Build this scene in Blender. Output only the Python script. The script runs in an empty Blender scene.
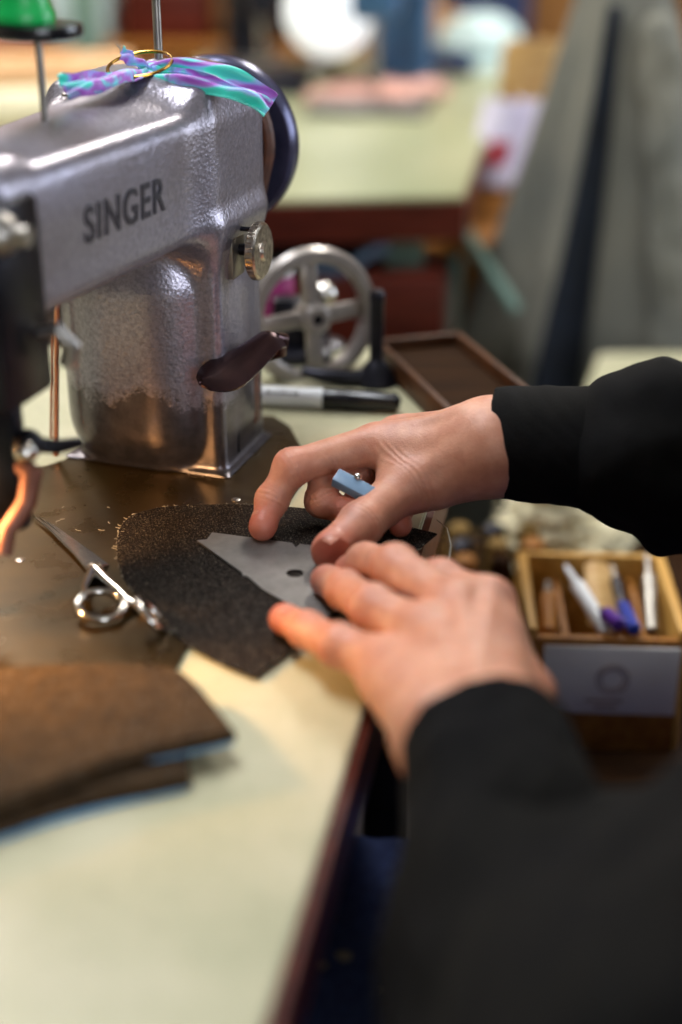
import bpy, bmesh, math, random
import numpy as np
from mathutils import Vector, Matrix, noise
random.seed(7); rng = np.random.RandomState(5)
R = math.radians
T = 0.76                     # height of the work table above the floor; geometry below is written relative to its top
COL = bpy.context.scene.collection

# ------------------------------------------------------------------ camera model used for laying things out
FPX, CH, PIT = 1422.2, .395, R(25)
def ray(px, py):
    X = (px-341)/FPX; Y = (py-512)/FPX
    return X, math.cos(PIT)-Y*math.sin(PIT), -math.sin(PIT)-Y*math.cos(PIT)
def U(px, py, z):
    x, y, d = ray(px, py); s = (z-CH)/d
    return Vector((x*s, y*s, z))
def UD(px, py, Y):
    x, y, d = ray(px, py); s = Y/y
    return Vector((x*s, Y, CH+d*s))

# ------------------------------------------------------------------ materials
def srgb(h):
    h = h.lstrip('#'); c = [int(h[i:i+2], 16)/255 for i in (0, 2, 4)]
    return tuple(x/12.92 if x <= .04045 else ((x+.055)/1.055)**2.4 for x in c)+(1,)
class NT:
    def __init__(s, name):
        s.m = bpy.data.materials.new(name); s.m.use_nodes = True
        s.t = s.m.node_tree; s.b = s.t.nodes['Principled BSDF']; s.co = None
    def n(s, typ, **kw):
        nd = s.t.nodes.new(typ)
        for k, v in kw.items():
            if k.startswith('i_'): nd.inputs[int(k[2:]) if k[2:].isdigit() else k[2:].replace('_', ' ')].default_value = v
            else: setattr(nd, k, v)
        return nd
    def l(s, a, b): s.t.links.new(a, b)
    def coord(s):
        if not s.co: s.co = s.n('ShaderNodeTexCoord').outputs['Object']
        return s.co
    def noise(s, scale, detail=3, rough=.5, vec=None, stretch=None):
        v = vec or s.coord()
        if stretch:
            mp = s.n('ShaderNodeMapping'); mp.inputs['Scale'].default_value = stretch; s.l(v, mp.inputs[0]); v = mp.outputs[0]
        nd = s.n('ShaderNodeTexNoise'); nd.inputs['Scale'].default_value = scale; nd.inputs['Detail'].default_value = detail
        nd.inputs['Roughness'].default_value = rough; s.l(v, nd.inputs['Vector']); return nd.outputs['Fac']
    def ramp(s, fac, stops):
        r = s.n('ShaderNodeValToRGB'); e = r.color_ramp.elements
        while len(e) < len(stops): e.new(.5)
        for el, (p, c) in zip(e, stops): el.position = p; el.color = c if not isinstance(c, str) else srgb(c)
        s.l(fac, r.inputs[0]); return r.outputs[0]
    def mix(s, fac, a, b):
        m = s.n('ShaderNodeMix', data_type='RGBA')
        for i, v in ((0, fac), (6, a), (7, b)):
            if isinstance(v, (float, int)): m.inputs[i].default_value = v
            elif isinstance(v, tuple): m.inputs[i].default_value = v
            elif isinstance(v, str): m.inputs[i].default_value = srgb(v)
            else: s.l(v, m.inputs[i])
        return m.outputs[2]
    def math(s, op, a, b=0.):
        m = s.n('ShaderNodeMath', operation=op)
        for i, v in ((0, a), (1, b)):
            if isinstance(v, (float, int)): m.inputs[i].default_value = v
            else: s.l(v, m.inputs[i])
        return m.outputs[0]
    def bump(s, h, strength=.3, dist=.001):
        b = s.n('ShaderNodeBump'); b.inputs['Strength'].default_value = strength; b.inputs['Distance'].default_value = dist
        s.l(h, b.inputs['Height']); s.l(b.outputs[0], s.b.inputs['Normal'])
    def set(s, **kw):
        for k, v in kw.items():
            i = s.b.inputs[k.replace('_', ' ')]
            if isinstance(v, str): i.default_value = srgb(v)
            elif isinstance(v, (float, int, tuple)): i.default_value = v
            else: s.l(v, i)
        return s
def simple(name, c1, c2=None, scale=60, rough=.6, metal=0., bump=.0, bscale=300, bd=.0005, **kw):
    m = NT(name); c2 = c2 or c1
    m.set(Base_Color=m.ramp(m.noise(scale), [(.3, c1), (.7, c2)]), Roughness=rough, Metallic=metal, **kw)
    if bump: m.bump(m.noise(bscale, 2), bump, bd)
    return m.m
def wood(name, c1, c2, stretch=(1, 12, 12), rough=.5, scale=9, spec=.2):
    m = NT(name)
    f = m.noise(scale, 6, .6, stretch=stretch)
    m.set(Base_Color=m.ramp(f, [(.3, c1), (.68, c2)]), Roughness=rough, Specular_IOR_Level=spec); m.bump(f, .2, .001)
    return m.m
M_ = {}
def build_mats():
    # hammered paint of the casting, rubbed through to dark iron round the foot
    m = NT('hammered_paint')
    z = m.n('ShaderNodeSeparateXYZ'); m.l(m.coord(), z.inputs[0])
    zz = z.outputs[2]
    big = m.noise(38, 4, .6); speck = m.noise(420, 3, .7)
    lvl = m.math('ADD', zz, m.math('MULTIPLY', m.math('SUBTRACT', big, .5), .045))
    lvl = m.math('ADD', lvl, m.math('MULTIPLY', m.math('SUBTRACT', speck, .5), .03))
    worn = m.ramp(lvl, [(.0565, (1, 1, 1, 1)), (.0595, (0, 0, 0, 1))])
    chips = m.ramp(m.noise(210, 2, .5), [(.70, (0, 0, 0, 1)), (.72, (1, 1, 1, 1))])
    chipz = m.math('MULTIPLY', chips, m.ramp(zz, [(.05, (1, 1, 1, 1)), (.13, (0, 0, 0, 1))]))
    w = m.math('MAXIMUM', worn, chipz)
    paint = m.ramp(m.noise(330, 4, .7), [(.3, '#77747f'), (.7, '#9c98a5')])
    paint = m.mix(m.ramp(m.noise(14, 4), [(.45, (0, 0, 0, 1)), (.75, (.45, .45, .45, 1))]), paint, '#74675c')
    iron = m.ramp(m.noise(60, 5, .7), [(.3, '#4b484c'), (.7, '#6f6a70')])
    m.set(Base_Color=m.mix(w, paint, iron), Roughness=m.ramp(w, [(0, (.31, .31, .31, 1)), (1, (.30, .30, .30, 1))]),
          Metallic=m.ramp(w, [(0, (.68, .68, .68, 1)), (1, (.85, .85, .85, 1))]))
    v = m.n('ShaderNodeTexVoronoi'); v.inputs['Scale'].default_value = 420; m.l(m.coord(), v.inputs['Vector'])
    h = m.math('ADD', m.math('MULTIPLY', v.outputs['Distance'], .6), m.math('MULTIPLY', m.noise(240, 3), .6))
    m.bump(m.math('MULTIPLY', h, m.ramp(w, [(0, (1, 1, 1, 1)), (1, (.15, .15, .15, 1))])), .38, .0007)
    M_['paint'] = m.m
    # oiled bed plate
    m = NT('oiled_bed')
    c = m.ramp(m.noise(9, 5, .6), [(.3, '#35280c'), (.7, '#503d1a')])
    c = m.mix(m.ramp(m.noise(700, 2), [(.68, (0, 0, 0, 1)), (.76, (.25, .25, .25, 1))]), c, '#8a7a4a')
    m.set(Base_Color=c, Roughness=m.ramp(m.noise(30, 4), [(.3, (.24, .24, .24, 1)), (.7, (.36, .36, .36, 1))]), Metallic=.78)
    M_['bed'] = m.m
    # worn pale green laminate
    m = NT('pale_laminate')
    c = m.ramp(m.noise(10, 6, .65), [(.28, '#9c9c7c'), (.5, '#afab8c'), (.72, '#bdb79b')])
    c = m.mix(m.ramp(m.noise(75, 5, .7), [(.56, (0, 0, 0, 1)), (.78, (.5, .5, .5, 1))]), c, '#807a62')
    m.set(Base_Color=c, Roughness=.38); m.bump(m.noise(160, 4), .15, .0005); M_['lam'] = m.m
    m = NT('green_laminate')
    m.set(Base_Color=m.ramp(m.noise(5, 5), [(.3, '#888c6a'), (.7, '#9b9d7c')]), Roughness=.35); M_['lamg'] = m.m
    # denims
    def denim(name, dark, light, sc=900, mixv=.5):
        m = NT(name)
        mp = m.n('ShaderNodeMapping'); mp.inputs['Rotation'].default_value = (0, 0, R(32)); m.l(m.coord(), mp.inputs[0])
        w1 = m.n('ShaderNodeTexWave', bands_direction='DIAGONAL'); w1.inputs['Scale'].default_value = sc*.28
        w1.inputs['Distortion'].default_value = 1.2; w1.inputs['Detail'].default_value = 2; m.l(mp.outputs[0], w1.inputs['Vector'])
        sp = m.noise(sc*1.6, 2, .6, vec=mp.outputs[0])
        cl = m.noise(sc*.22, 4, .75)
        f = m.math('MULTIPLY', m.ramp(sp, [(.56, (0, 0, 0, 1)), (.68, (1, 1, 1, 1))]), m.math('ADD', m.math('MULTIPLY', w1.outputs['Fac'], .5), .5))
        base = m.ramp(cl, [(.3, dark), (.75, light)])
        c = m.mix(m.math('MULTIPLY', f, mixv), base, '#c9bba6')
        m.set(Base_Color=c, Roughness=.9, Specular_IOR_Level=.12)
        m.bump(m.math('ADD', m.math('MULTIPLY', w1.outputs['Fac'], .35), sp), .5, .0005); return m.m
    M_['denim'] = denim('charcoal_denim', '#050304', '#1d140f', mixv=.26, sc=760)
    M_['denim2'] = denim('brown_denim', '#24190f', '#49351f', mixv=.30, sc=500)
    M_['jeans'] = denim('navy_jeans', '#22305f', '#43568a', mixv=.2)
    M_['denimback'] = simple('blue_denim_reverse', '#3f7fae', '#7fb4d2', 300, .9, bump=.4, bscale=900)
    # template
    m = NT('brushed_aluminium')
    m.set(Base_Color=m.ramp(m.noise(30, 5, .7), [(.3, '#66635f'), (.7, '#85817d')]), Metallic=.75, Roughness=m.ramp(m.noise(160, 4), [(.3, (.4, .4, .4, 1)), (.7, (.55, .55, .55, 1))]))
    m.bump(m.noise(40, 3, stretch=(1, 14, 1)), .1, .0003); M_['alu'] = m.m
    # skin : redness attribute holds the natural flush of knuckles, tips
    m = NT('skin')
    at = m.n('ShaderNodeAttribute', attribute_name='flush').outputs['Fac']
    mot = m.noise(75, 4, .6)
    base = m.ramp(mot, [(.3, '#b87c62'), (.7, '#cf987d')])
    fl = m.mix(m.math('MULTIPLY', at, .85), base, '#b25545')
    vein = m.ramp(m.noise(28, 3), [(.56, (0, 0, 0, 1)), (.7, (.3, .3, .3, 1))])
    m.set(Base_Color=m.mix(vein, fl, '#94706c'), Roughness=m.ramp(m.noise(500, 2), [(.3, (.42, .42, .42, 1)), (.7, (.56, .56, .56, 1))]),
          Subsurface_Weight=.22, Subsurface_Radius=(.012, .004, .002), Subsurface_Scale=.35)
    v = m.n('ShaderNodeTexVoronoi'); v.inputs['Scale'].default_value = 900; m.l(m.coord(), v.inputs['Vector'])
    m.bump(m.math('ADD', m.math('MULTIPLY', v.outputs['Distance'], .5), m.noise(330, 4, .6, stretch=(1, 1.6, 1.2))), .35, .0006)
    M_['skin'] = m.m
    M_['nail'] = simple('fingernail', '#b97864', '#c98c76', 80, .38)
    # clothes
    def knit(name, c1, c2, bs=600):
        m = NT(name); f = m.noise(bs, 3, .7)
        m.set(Base_Color=m.mix(m.ramp(m.noise(1400, 1), [(.68, (0, 0, 0, 1)), (.74, (.08, .08, .08, 1))]), m.ramp(m.noise(18), [(.3, c1), (.7, c2)]), '#55504a'),
              Roughness=.95, Specular_IOR_Level=.15); m.bump(f, .5, .0008); return m.m
    M_['black'] = knit('black_fleece', '#08080a', '#12110f')
    M_['coat'] = simple('grey_wool', '#666862', '#878477', 5, .95, bump=.3, bscale=200, Specular_IOR_Level=.15)
    M_['chrome'] = simple('bright_steel', '#bdb9b4', '#d4d0ca', 90, .16, 1., bump=.05)
    M_['steel'] = simple('worn_steel', '#8b8782', '#a7a29c', 90, .34, .9, bump=.12, bscale=200)
    M_['nickel'] = simple('pitted_nickel', '#8f8375', '#d8cfc2', 240, .28, 1., bump=.5, bscale=320, bd=.0008)
    M_['wheelgrey'] = simple('grey_enamel', '#837c78', '#9a938d', 50, .33, .45, bump=.1)
    M_['darkmetal'] = simple('blued_iron', '#17171d', '#26262f', 50, .32, .7, bump=.15)
    M_['handwheel'] = simple('violet_grey_enamel', '#3a3a52', '#50506c', 40, .26, .6)
    M_['leather'] = simple('brown_leather', '#3c2015', '#5d3521', 80, .55, bump=.2)
    M_['lever'] = simple('browned_steel', '#38262a', '#4e3536', 60, .27, .8, bump=.05)
    M_['guard'] = simple('dull_copper', '#6b4436', '#85594a', 60, .5, .6)
    M_['copper'] = simple('coppery_steel', '#c08062', '#d89c7e', 60, .3, .95)
    M_['blackplastic'] = simple('black_plastic', '#0c0c10', '#15151a', 50, .25)
    M_['white'] = simple('white_plastic', '#cfd2d6', '#e2e4e6', 50, .4)
    M_['print'] = simple('dark_print', '#1a1520', '#241c22', 50, .6)
    M_['green'] = simple('green_plastic', '#07a04a', '#0cb357', 40, .35)
    M_['gold'] = simple('brass_ring', '#8a6526', '#a9803a', 50, .25, 1.)
    m = NT('rainbow_satin')
    f = m.noise(26, 2, .5, stretch=(.6, 3, 3))
    c = m.ramp(f, [(.30, '#35b9a8'), (.42, '#3fd0bd'), (.48, '#8fa8e0'), (.55, '#a45cc0'), (.62, '#8a3fa6'), (.70, '#46c3c8')])
    m.set(Base_Color=c, Roughness=.45, Sheen_Weight=.3); M_['satin'] = m.m
    M_['chalk'] = simple('blue_grey_plastic', '#64809c', '#7894ae', 60, .35)
    M_['thread'] = simple('white_thread', '#938d80', '#aaa497', 60, .8)
    M_['redwood'] = wood('red_brown_wood', '#3d1610', '#64291c', rough=.35)
    M_['darkwood'] = wood('dark_brown_wood', '#1a0e07', '#34200f', rough=.8, spec=.05)
    M_['midwood'] = wood('honey_wood', '#7a4a1e', '#a8702f', stretch=(12, 1, 12))
    M_['palewood'] = wood('pale_pine', '#a5762f', '#cfa158', stretch=(12, 1, 12))
    M_['slatwood'] = wood('slat_wood', '#6b4522', '#9a6c3a', stretch=(6, 6, .6), scale=4)
    M_['tanwood'] = wood('tan_plywood', '#b98f55', '#d6b27c', rough=.4)
    M_['card'] = simple('grey_white_card', '#cbc6c1', '#d8d3cd', 20, .7)
    M_['stamp'] = simple('faded_brown_ink', '#7b6459', '#8b7468', 50, .8)
    M_['magenta'] = simple('magenta_thread', '#7d1055', '#a31a70', 300, .6, bump=.4, bscale=700)
    M_['cream'] = simple('cream_cloth', '#cfc6a4', '#e2d9b8', 12, .85, bump=.3, bscale=60, bd=.003)
    M_['mint'] = simple('mint_felt', '#a3b8b8', '#bccfcc', 12, .7, bump=.2, bscale=40)
    M_['mintmetal'] = simple('mint_paint', '#6f8f82', '#83a093', 12, .4)
    M_['ochre'] = simple('ochre_thread', '#6b4f1c', '#8a6a2a', 60, .8)
    M_['navyblack'] = simple('navy_fold_shade', '#0c121c', '#151e2c', 20, .9)  # colour of the shade painted between the coat's folds
    M_['pink'] = simple('pink_cloth', '#c08a7c', '#d9a898', 30, .85, bump=.4, bscale=60, bd=.004)
    M_['lilac'] = simple('lilac_cloth', '#bdb5cf', '#d9d4e0', 14, .85, bump=.4, bscale=50, bd=.004)
    M_['red'] = simple('red_cloth', '#8f1220', '#b01c2a', 20, .8)
    M_['bluegrey'] = simple('blue_grey_enamel', '#34567a', '#4d749c', 10, .35, .3)
    M_['navy'] = simple('navy_cloth', '#1f2c4c', '#2c3c60', 20, .9)
    M_['whiteshade'] = simple('white_glass_added_glow', '#dfe4e6', '#eef1f2', 20, .25, Emission_Color='#eef2f4', Emission_Strength=.55)  # mild emission added to make the round shade brighter
    M_['peach'] = simple('peach_cloth', '#c99a6c', '#dbb286', 20, .8)
    M_['purple'] = simple('purple_plastic', '#4b1d7a', '#6030a0', 20, .4)
    M_['blue'] = simple('blue_plastic', '#1a2a80', '#2840a0', 20, .4)
    M_['hair'] = simple('brown_hair', '#20140d', '#3a2618', 300, .6, bump=.6, bscale=500)
    M_['shoe'] = simple('black_shoe', '#101010', '#1c1c1c', 30, .5)
    m = NT('concrete_floor'); m.set(Base_Color=m.ramp(m.noise(2.5, 6), [(.3, '#1c1511'), (.7, '#30261f')]), Roughness=.6); m.bump(m.noise(30, 4), .2, .003); M_['floor'] = m.m
    M_['plaster'] = simple('warm_plaster', '#a2947f', '#b0a38e', 3, .8, bump=.1, bscale=40, bd=.003)
    M_['ceil'] = simple('white_ceiling', '#c9c6be', '#d3d0c8', 3, .85)
    def emis(name, col, s):
        m = NT(name); m.set(Base_Color=col, Emission_Color=col, Emission_Strength=s); return m.m
    M_['tube'] = emis('lamp_diffuser', '#f0f4ff', 6.); M_['bulb'] = emis('warm_bulb', '#ffb060', 60.)
    M_['glass'] = simple('window_glass', '#dfe8f0', None, 10, .05, Transmission_Weight=1.)
build_mats()

# ------------------------------------------------------------------ mesh collector (world coordinates, table top = 0)
class MB:
    def __init__(s, mat=None): s.v = []; s.f = []; s.mat = mat or Matrix(); s.flush = None
    def add(s, vs, fs, mat=None):
        M = s.mat @ mat if mat is not None else s.mat
        o = len(s.v); flip = M.to_3x3().determinant() < 0
        s.v += [M @ Vector(p) for p in vs]
        s.f += [tuple(o+i for i in (reversed(f) if flip else f)) for f in fs]; return s
    def box(s, c, size, rot=None, bev=.0, seg=2):
        bm = bmesh.new(); bmesh.ops.create_cube(bm, size=1)
        for v in bm.verts: v.co = Vector((v.co.x*size[0], v.co.y*size[1], v.co.z*size[2]))
        if bev: bmesh.ops.bevel(bm, geom=bm.edges[:], offset=min(bev, min(size)*.45), segments=seg, affect='EDGES', profile=.5)
        m = Matrix.Translation(Vector(c)) @ (rot if rot is not None else Matrix())
        bm.verts.index_update(); s.add([v.co for v in bm.verts], [[v.index for v in f.verts] for f in bm.faces], m); bm.free(); return s
    def lathe(s, prof, c=(0, 0, 0), axis=(0, 0, 1), n=40, closed=False):
        q = Vector(axis).normalized().to_track_quat('Z', 'Y').to_matrix().to_4x4()
        vs = []; fs = []; k = len(prof)
        for i in range(n):
            a = 2*math.pi*i/n
            for r, z in prof: vs.append((r*math.cos(a), r*math.sin(a), z))
        for i in range(n):
            j = (i+1) % n
            for t in range(k if closed else k-1):
                u = (t+1) % k
                fs.append((i*k+t, j*k+t, j*k+u, i*k+u))
        if not closed:
            if prof[0][0] > 1e-6: fs.append([i*k for i in range(n)][::-1])
            if prof[-1][0] > 1e-6: fs.append([i*k+k-1 for i in range(n)])
        return s.add(vs, fs, Matrix.Translation(Vector(c)) @ q)
    def cyl(s, a, b, r, r2=None, n=24, bev=0):
        a = Vector(a); b = Vector(b); L = (b-a).length; r2 = r if r2 is None else r2
        bv = min(bev, r*.5, L*.4)
        pr = [(r-bv, 0), (r, bv), (r2, L-bv), (r2-bv, L)] if bv else [(r, 0), (r2, L)]
        return s.lathe(pr, a, b-a, n)
    def tube(s, pts, rad, n=10, caps=True, flat=None):
        P = [Vector(p) for p in pts]; k = len(P)
        rad = [rad]*k if isinstance(rad, (int, float)) else rad
        vs = []; fs = []; up = None
        for i in range(k):
            t = (P[min(i+1, k-1)]-P[max(i-1, 0)]).normalized()
            if up is None:
                up = t.orthogonal().normalized()
                if flat is not None: up = Vector(flat)
            up = (up - t*up.dot(t)).normalized(); w = t.cross(up)
            for j in range(n):
                a = 2*math.pi*j/n; vs.append(P[i]+(up*math.cos(a)+w*math.sin(a))*rad[i])
        for i in range(k-1):
            for j in range(n):
                jj = (j+1) % n; fs.append((i*n+j, i*n+jj, (i+1)*n+jj, (i+1)*n+j))
        if caps: fs.append(list(range(n))[::-1]); fs.append([(k-1)*n+j for j in range(n)])
        return s.add(vs, fs)
    def prism(s, poly, z0, z1, mat=None, bev=0):
        bm = bmesh.new(); vb = [bm.verts.new((p[0], p[1], z0)) for p in poly]
        f = bm.faces.new(vb); r = bmesh.ops.extrude_face_region(bm, geom=[f])
        for e in r['geom']:
            if isinstance(e, bmesh.types.BMVert): e.co.z = z1
        bmesh.ops.recalc_face_normals(bm, faces=bm.faces[:])
        if bev: bmesh.ops.bevel(bm, geom=[e for e in bm.edges if abs(e.verts[0].co.z-e.verts[1].co.z) < 1e-6 and max(e.verts[0].co.z, e.verts[1].co.z) >= max(z0, z1)-1e-6], offset=bev, segments=2, affect='EDGES')
        bmesh.ops.triangulate(bm, faces=[f for f in bm.faces if len(f.verts) > 4])
        bm.verts.index_update(); s.add([v.co for v in bm.verts], [[v.index for v in f.verts] for f in bm.faces], mat); bm.free(); return s
    def sphere(s, c, r, sc=(1, 1, 1), n=24, rot=None):
        bm = bmesh.new(); bmesh.ops.create_uvsphere(bm, u_segments=n, v_segments=n//2, radius=r)
        m = Matrix.Translation(Vector(c)) @ (rot if rot is not None else Matrix()) @ Matrix.Diagonal((*sc, 1))
        s.add([v.co for v in bm.verts], [[v.index for v in f.verts] for f in bm.faces], m); bm.free(); return s
    def torus(s, c, axis, Rr, r, n=48, m=12, sc=1.):
        pr = [(Rr+r*math.cos(2*math.pi*i/m), r*sc*math.sin(2*math.pi*i/m)) for i in range(m)]
        return s.lathe(pr, c, axis, n, closed=True)
    def grid(s, fn, nu, nv, thick=0.):
        vs = [Vector(fn(i/nu, j/nv)) for i in range(nu+1) for j in range(nv+1)]
        fs = [(i*(nv+1)+j, (i+1)*(nv+1)+j, (i+1)*(nv+1)+j+1, i*(nv+1)+j+1) for i in range(nu) for j in range(nv)]
        if thick:
            N = len(vs); nr = [Vector() for _ in vs]
            for f in fs:
                a = (vs[f[1]]-vs[f[0]]).cross(vs[f[3]]-vs[f[0]])
                for q in f: nr[q] += a
            bk = [v-n_.normalized()*thick for v, n_ in zip(vs, nr)]
            fs2 = [tuple(N+i for i in reversed(f)) for f in fs]
            bd = [i*(nv+1) for i in range(nu+1)]+[nu*(nv+1)+j for j in range(1, nv+1)]+[i*(nv+1)+nv for i in range(nu-1, -1, -1)]+[j for j in range(nv-1, 0, -1)]
            side = [(bd[i], N+bd[i], N+bd[(i+1) % len(bd)], bd[(i+1) % len(bd)]) for i in range(len(bd))]
            vs += bk; fs = fs+fs2+[tuple(reversed(q)) for q in side]
        return s.add(vs, fs)

ABS = {}                      # absolute placement of every object made
TOPS = []
def thing(name, label, cat, loc, group=None):
    o = bpy.data.objects.new(name, None); COL.objects.link(o); o.empty_display_size = .02
    ABS[o.name] = Vector(loc); o.location = Vector(loc); TOPS.append(o)
    o['label'] = label; o['category'] = cat
    if group: o['group'] = group
    return o
def build(mb, name, mat, parent=None, label=None, cat=None, group=None, kind=None, sharp=38, matrix=None, smooth=True):
    V = np.array([tuple(v) for v in mb.v]) if len(mb.v) else np.zeros((1, 3))
    if parent is not None: org = ABS[parent.name]
    else: org = Vector((float((V[:, 0].min()+V[:, 0].max())/2), float((V[:, 1].min()+V[:, 1].max())/2), float(V[:, 2].min())))
    if matrix is not None: org = matrix
    me = bpy.data.meshes.new(name); me.from_pydata([tuple(Vector(v)-org) for v in mb.v], [], [list(f) for f in mb.f])
    me.validate(); me.materials.append(M_[mat] if isinstance(mat, str) else mat)
    if mb.flush is not None:
        a = me.attributes.new('flush', 'FLOAT', 'POINT'); a.data.foreach_set('value', np.asarray(mb.flush, dtype=np.float32))
    if smooth:
        me.shade_smooth(); me.set_sharp_from_angle(angle=R(sharp))
    o = bpy.data.objects.new(name, me); COL.objects.link(o)
    ABS[o.name] = Vector(org)
    if parent is not None:
        o.parent = parent; o.location = Vector((0, 0, 0)) if matrix is None else Vector(org)-ABS[parent.name]
    else: o.location = org; TOPS.append(o)
    if label: o['label'] = label
    if cat: o['category'] = cat
    if group: o['group'] = group
    if kind: o['kind'] = kind
    return o
def kids(o): return [c for c in COL.objects if c.parent == o]
def dup(o, loc, rz=0, label=None, group=None, sc=1.):
    def rec(src, par):
        c = src.copy(); COL.objects.link(c)
        if par: c.parent = par
        for k in kids(src): rec(k, c)
        return c
    c = rec(o, None); c.location = Vector(loc); c.rotation_euler = (0, 0, rz); c.scale = (sc,)*3
    if label: c['label'] = label
    if group: c['group'] = group
    TOPS.append(c); return c

# ------------------------------------------------------------------ signed distance sculpting -> surface nets
class SDF:
    def __init__(s, lo, hi, h):
        s.lo = np.array(lo, float); s.h = h; s.n = np.ceil((np.array(hi)-s.lo)/h).astype(int)+1
        s.D = np.full(tuple(s.n), .05, np.float32)
    def sub(s, lo, hi):
        i0 = np.clip(np.floor((np.array(lo)-s.lo)/s.h).astype(int), 0, s.n-1); i1 = np.clip(np.ceil((np.array(hi)-s.lo)/s.h).astype(int)+1, 1, s.n)
        sl = tuple(slice(a, max(b, a+1)) for a, b in zip(i0, i1))
        ax = [(s.lo[k]+s.h*np.arange(sl[k].start, sl[k].stop)).astype(np.float32) for k in range(3)]
        return sl, ax[0][:, None, None], ax[1][None, :, None], ax[2][None, None, :]
    def put(s, sl, d, k, mode='u'):
        A = s.D[sl]
        if mode == 'u':
            if k > 0: h = np.maximum(k-np.abs(A-d), 0)/k; s.D[sl] = np.minimum(A, d)-h*h*k*.25
            else: s.D[sl] = np.minimum(A, d)
        else:
            d = -d
            if k > 0: h = np.maximum(k-np.abs(A-d), 0)/k; s.D[sl] = np.maximum(A, d)+h*h*k*.25
            else: s.D[sl] = np.maximum(A, d)
    def cone(s, a, b, r1, r2, k=0., mode='u'):
        a = np.array(a, float); b = np.array(b, float); m = max(r1, r2)+k+s.h*4+.004
        sl, X, Y, Z = s.sub(np.minimum(a, b)-m, np.maximum(a, b)+m)
        ba = b-a; L = (ba**2).sum()+1e-12
        t = np.clip(((X-a[0])*ba[0]+(Y-a[1])*ba[1]+(Z-a[2])*ba[2])/L, 0, 1)
        d = np.sqrt((X-a[0]-ba[0]*t)**2+(Y-a[1]-ba[1]*t)**2+(Z-a[2]-ba[2]*t)**2)-(r1+(r2-r1)*t)
        s.put(sl, d.astype(np.float32), k, mode); return s
    def ell(s, c, rad, rot=None, k=0., mode='u'):
        c = np.array(c, float); m = max(rad)+k+s.h*4+.004
        Rm = np.array(rot.to_3x3()) if rot is not None else np.eye(3)
        sl, X, Y, Z = s.sub(c-m, c+m); X = X-c[0]; Y = Y-c[1]; Z = Z-c[2]
        q = [X*Rm[0, i]+Y*Rm[1, i]+Z*Rm[2, i] for i in range(3)]
        k0 = np.sqrt(sum((q[i]/rad[i])**2 for i in range(3)))+1e-9; k1 = np.sqrt(sum((q[i]/rad[i]**2)**2 for i in range(3)))+1e-9
        s.put(sl, (k0*(k0-1)/k1).astype(np.float32), k, mode); return s
    def rbox(s, c, half, r, rot=None, k=0., mode='u', taper=None):
        c = np.array(c, float); m = float(np.linalg.norm(half))+k+s.h*4
        Rm = np.array(rot.to_3x3()) if rot is not None else np.eye(3)
        sl, X, Y, Z = s.sub(c-m, c+m); X = X-c[0]; Y = Y-c[1]; Z = Z-c[2]
        q = [X*Rm[0, i]+Y*Rm[1, i]+Z*Rm[2, i] for i in range(3)]
        hf = [half[0], half[1], half[2]]
        if taper: hf = taper(q, hf)
        e = [np.abs(q[i])-hf[i]+r for i in range(3)]
        d = np.sqrt(sum(np.maximum(x, 0)**2 for x in e))+np.minimum(np.maximum(np.maximum(e[0], e[1]), e[2]), 0)-r
        s.put(sl, d.astype(np.float32), k, mode); return s
    def disp(s, fn, lo=None, hi=None):
        sl, X, Y, Z = s.sub(s.lo if lo is None else lo, (s.lo+s.n*s.h) if hi is None else hi)
        s.D[sl] += fn(X, Y, Z).astype(np.float32); return s
    def mesh(s, mb=None, mat=None, smooth=0):
        D = s.D; D[0] = D[-1] = .05; D[:, 0] = D[:, -1] = .05; D[:, :, 0] = D[:, :, -1] = .05
        I = D < 0; nx, ny, nz = D.shape
        cnt = np.zeros((nx-1, ny-1, nz-1), np.int8)
        for a in (0, 1):
            for b in (0, 1):
                for c in (0, 1): cnt += I[a:nx-1+a, b:ny-1+b, c:nz-1+c]
        act = (cnt > 0) & (cnt < 8); idx = np.full(act.shape, -1, np.int32); ii, jj, kk = np.nonzero(act); n = len(ii); idx[ii, jj, kk] = np.arange(n)
        val = {(a, b, c): D[ii+a, jj+b, kk+c] for a in (0, 1) for b in (0, 1) for c in (0, 1)}
        acc = np.zeros((n, 3)); w = np.zeros(n)
        for ax in range(3):
            for u in (0, 1):
                for v in (0, 1):
                    p = [0, 0, 0]; o = [q for q in range(3) if q != ax]; p[o[0]] = u; p[o[1]] = v
                    q = list(p); q[ax] = 1; v0 = val[tuple(p)]; v1 = val[tuple(q)]
                    m = (v0 < 0) != (v1 < 0); t = np.where(m, v0/np.where(m, v0-v1, 1), 0)
                    for c in range(3): acc[:, c] += np.where(m, (t if c == ax else p[c]), 0)
                    w += m
        P = acc/w[:, None]+np.stack([ii, jj, kk], 1)
        F = []
        for ax in range(3):
            o = [(ax+1) % 3, (ax+2) % 3]
            s0 = [slice(1, -1)]*3; s1 = [slice(1, -1)]*3; s0[ax] = slice(0, D.shape[ax]-1); s1[ax] = slice(1, D.shape[ax])
            a = I[tuple(s0)]; b = I[tuple(s1)]; ch = np.nonzero(a != b)
            e = [ch[0]+(0 if ax == 0 else 1), ch[1]+(0 if ax == 1 else 1), ch[2]+(0 if ax == 2 else 1)]
            ins = a[ch]
            def cell(d0, d1):
                q = [x.copy() for x in e]; q[o[0]] = q[o[0]]-d0; q[o[1]] = q[o[1]]-d1
                return idx[q[0], q[1], q[2]]
            c0, c1, c2, c3 = cell(1, 1), cell(0, 1), cell(0, 0), cell(1, 0)
            F.append(np.where(ins[:, None], np.stack([c0, c1, c2, c3], 1), np.stack([c3, c2, c1, c0], 1)))
        F = np.concatenate(F)
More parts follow.
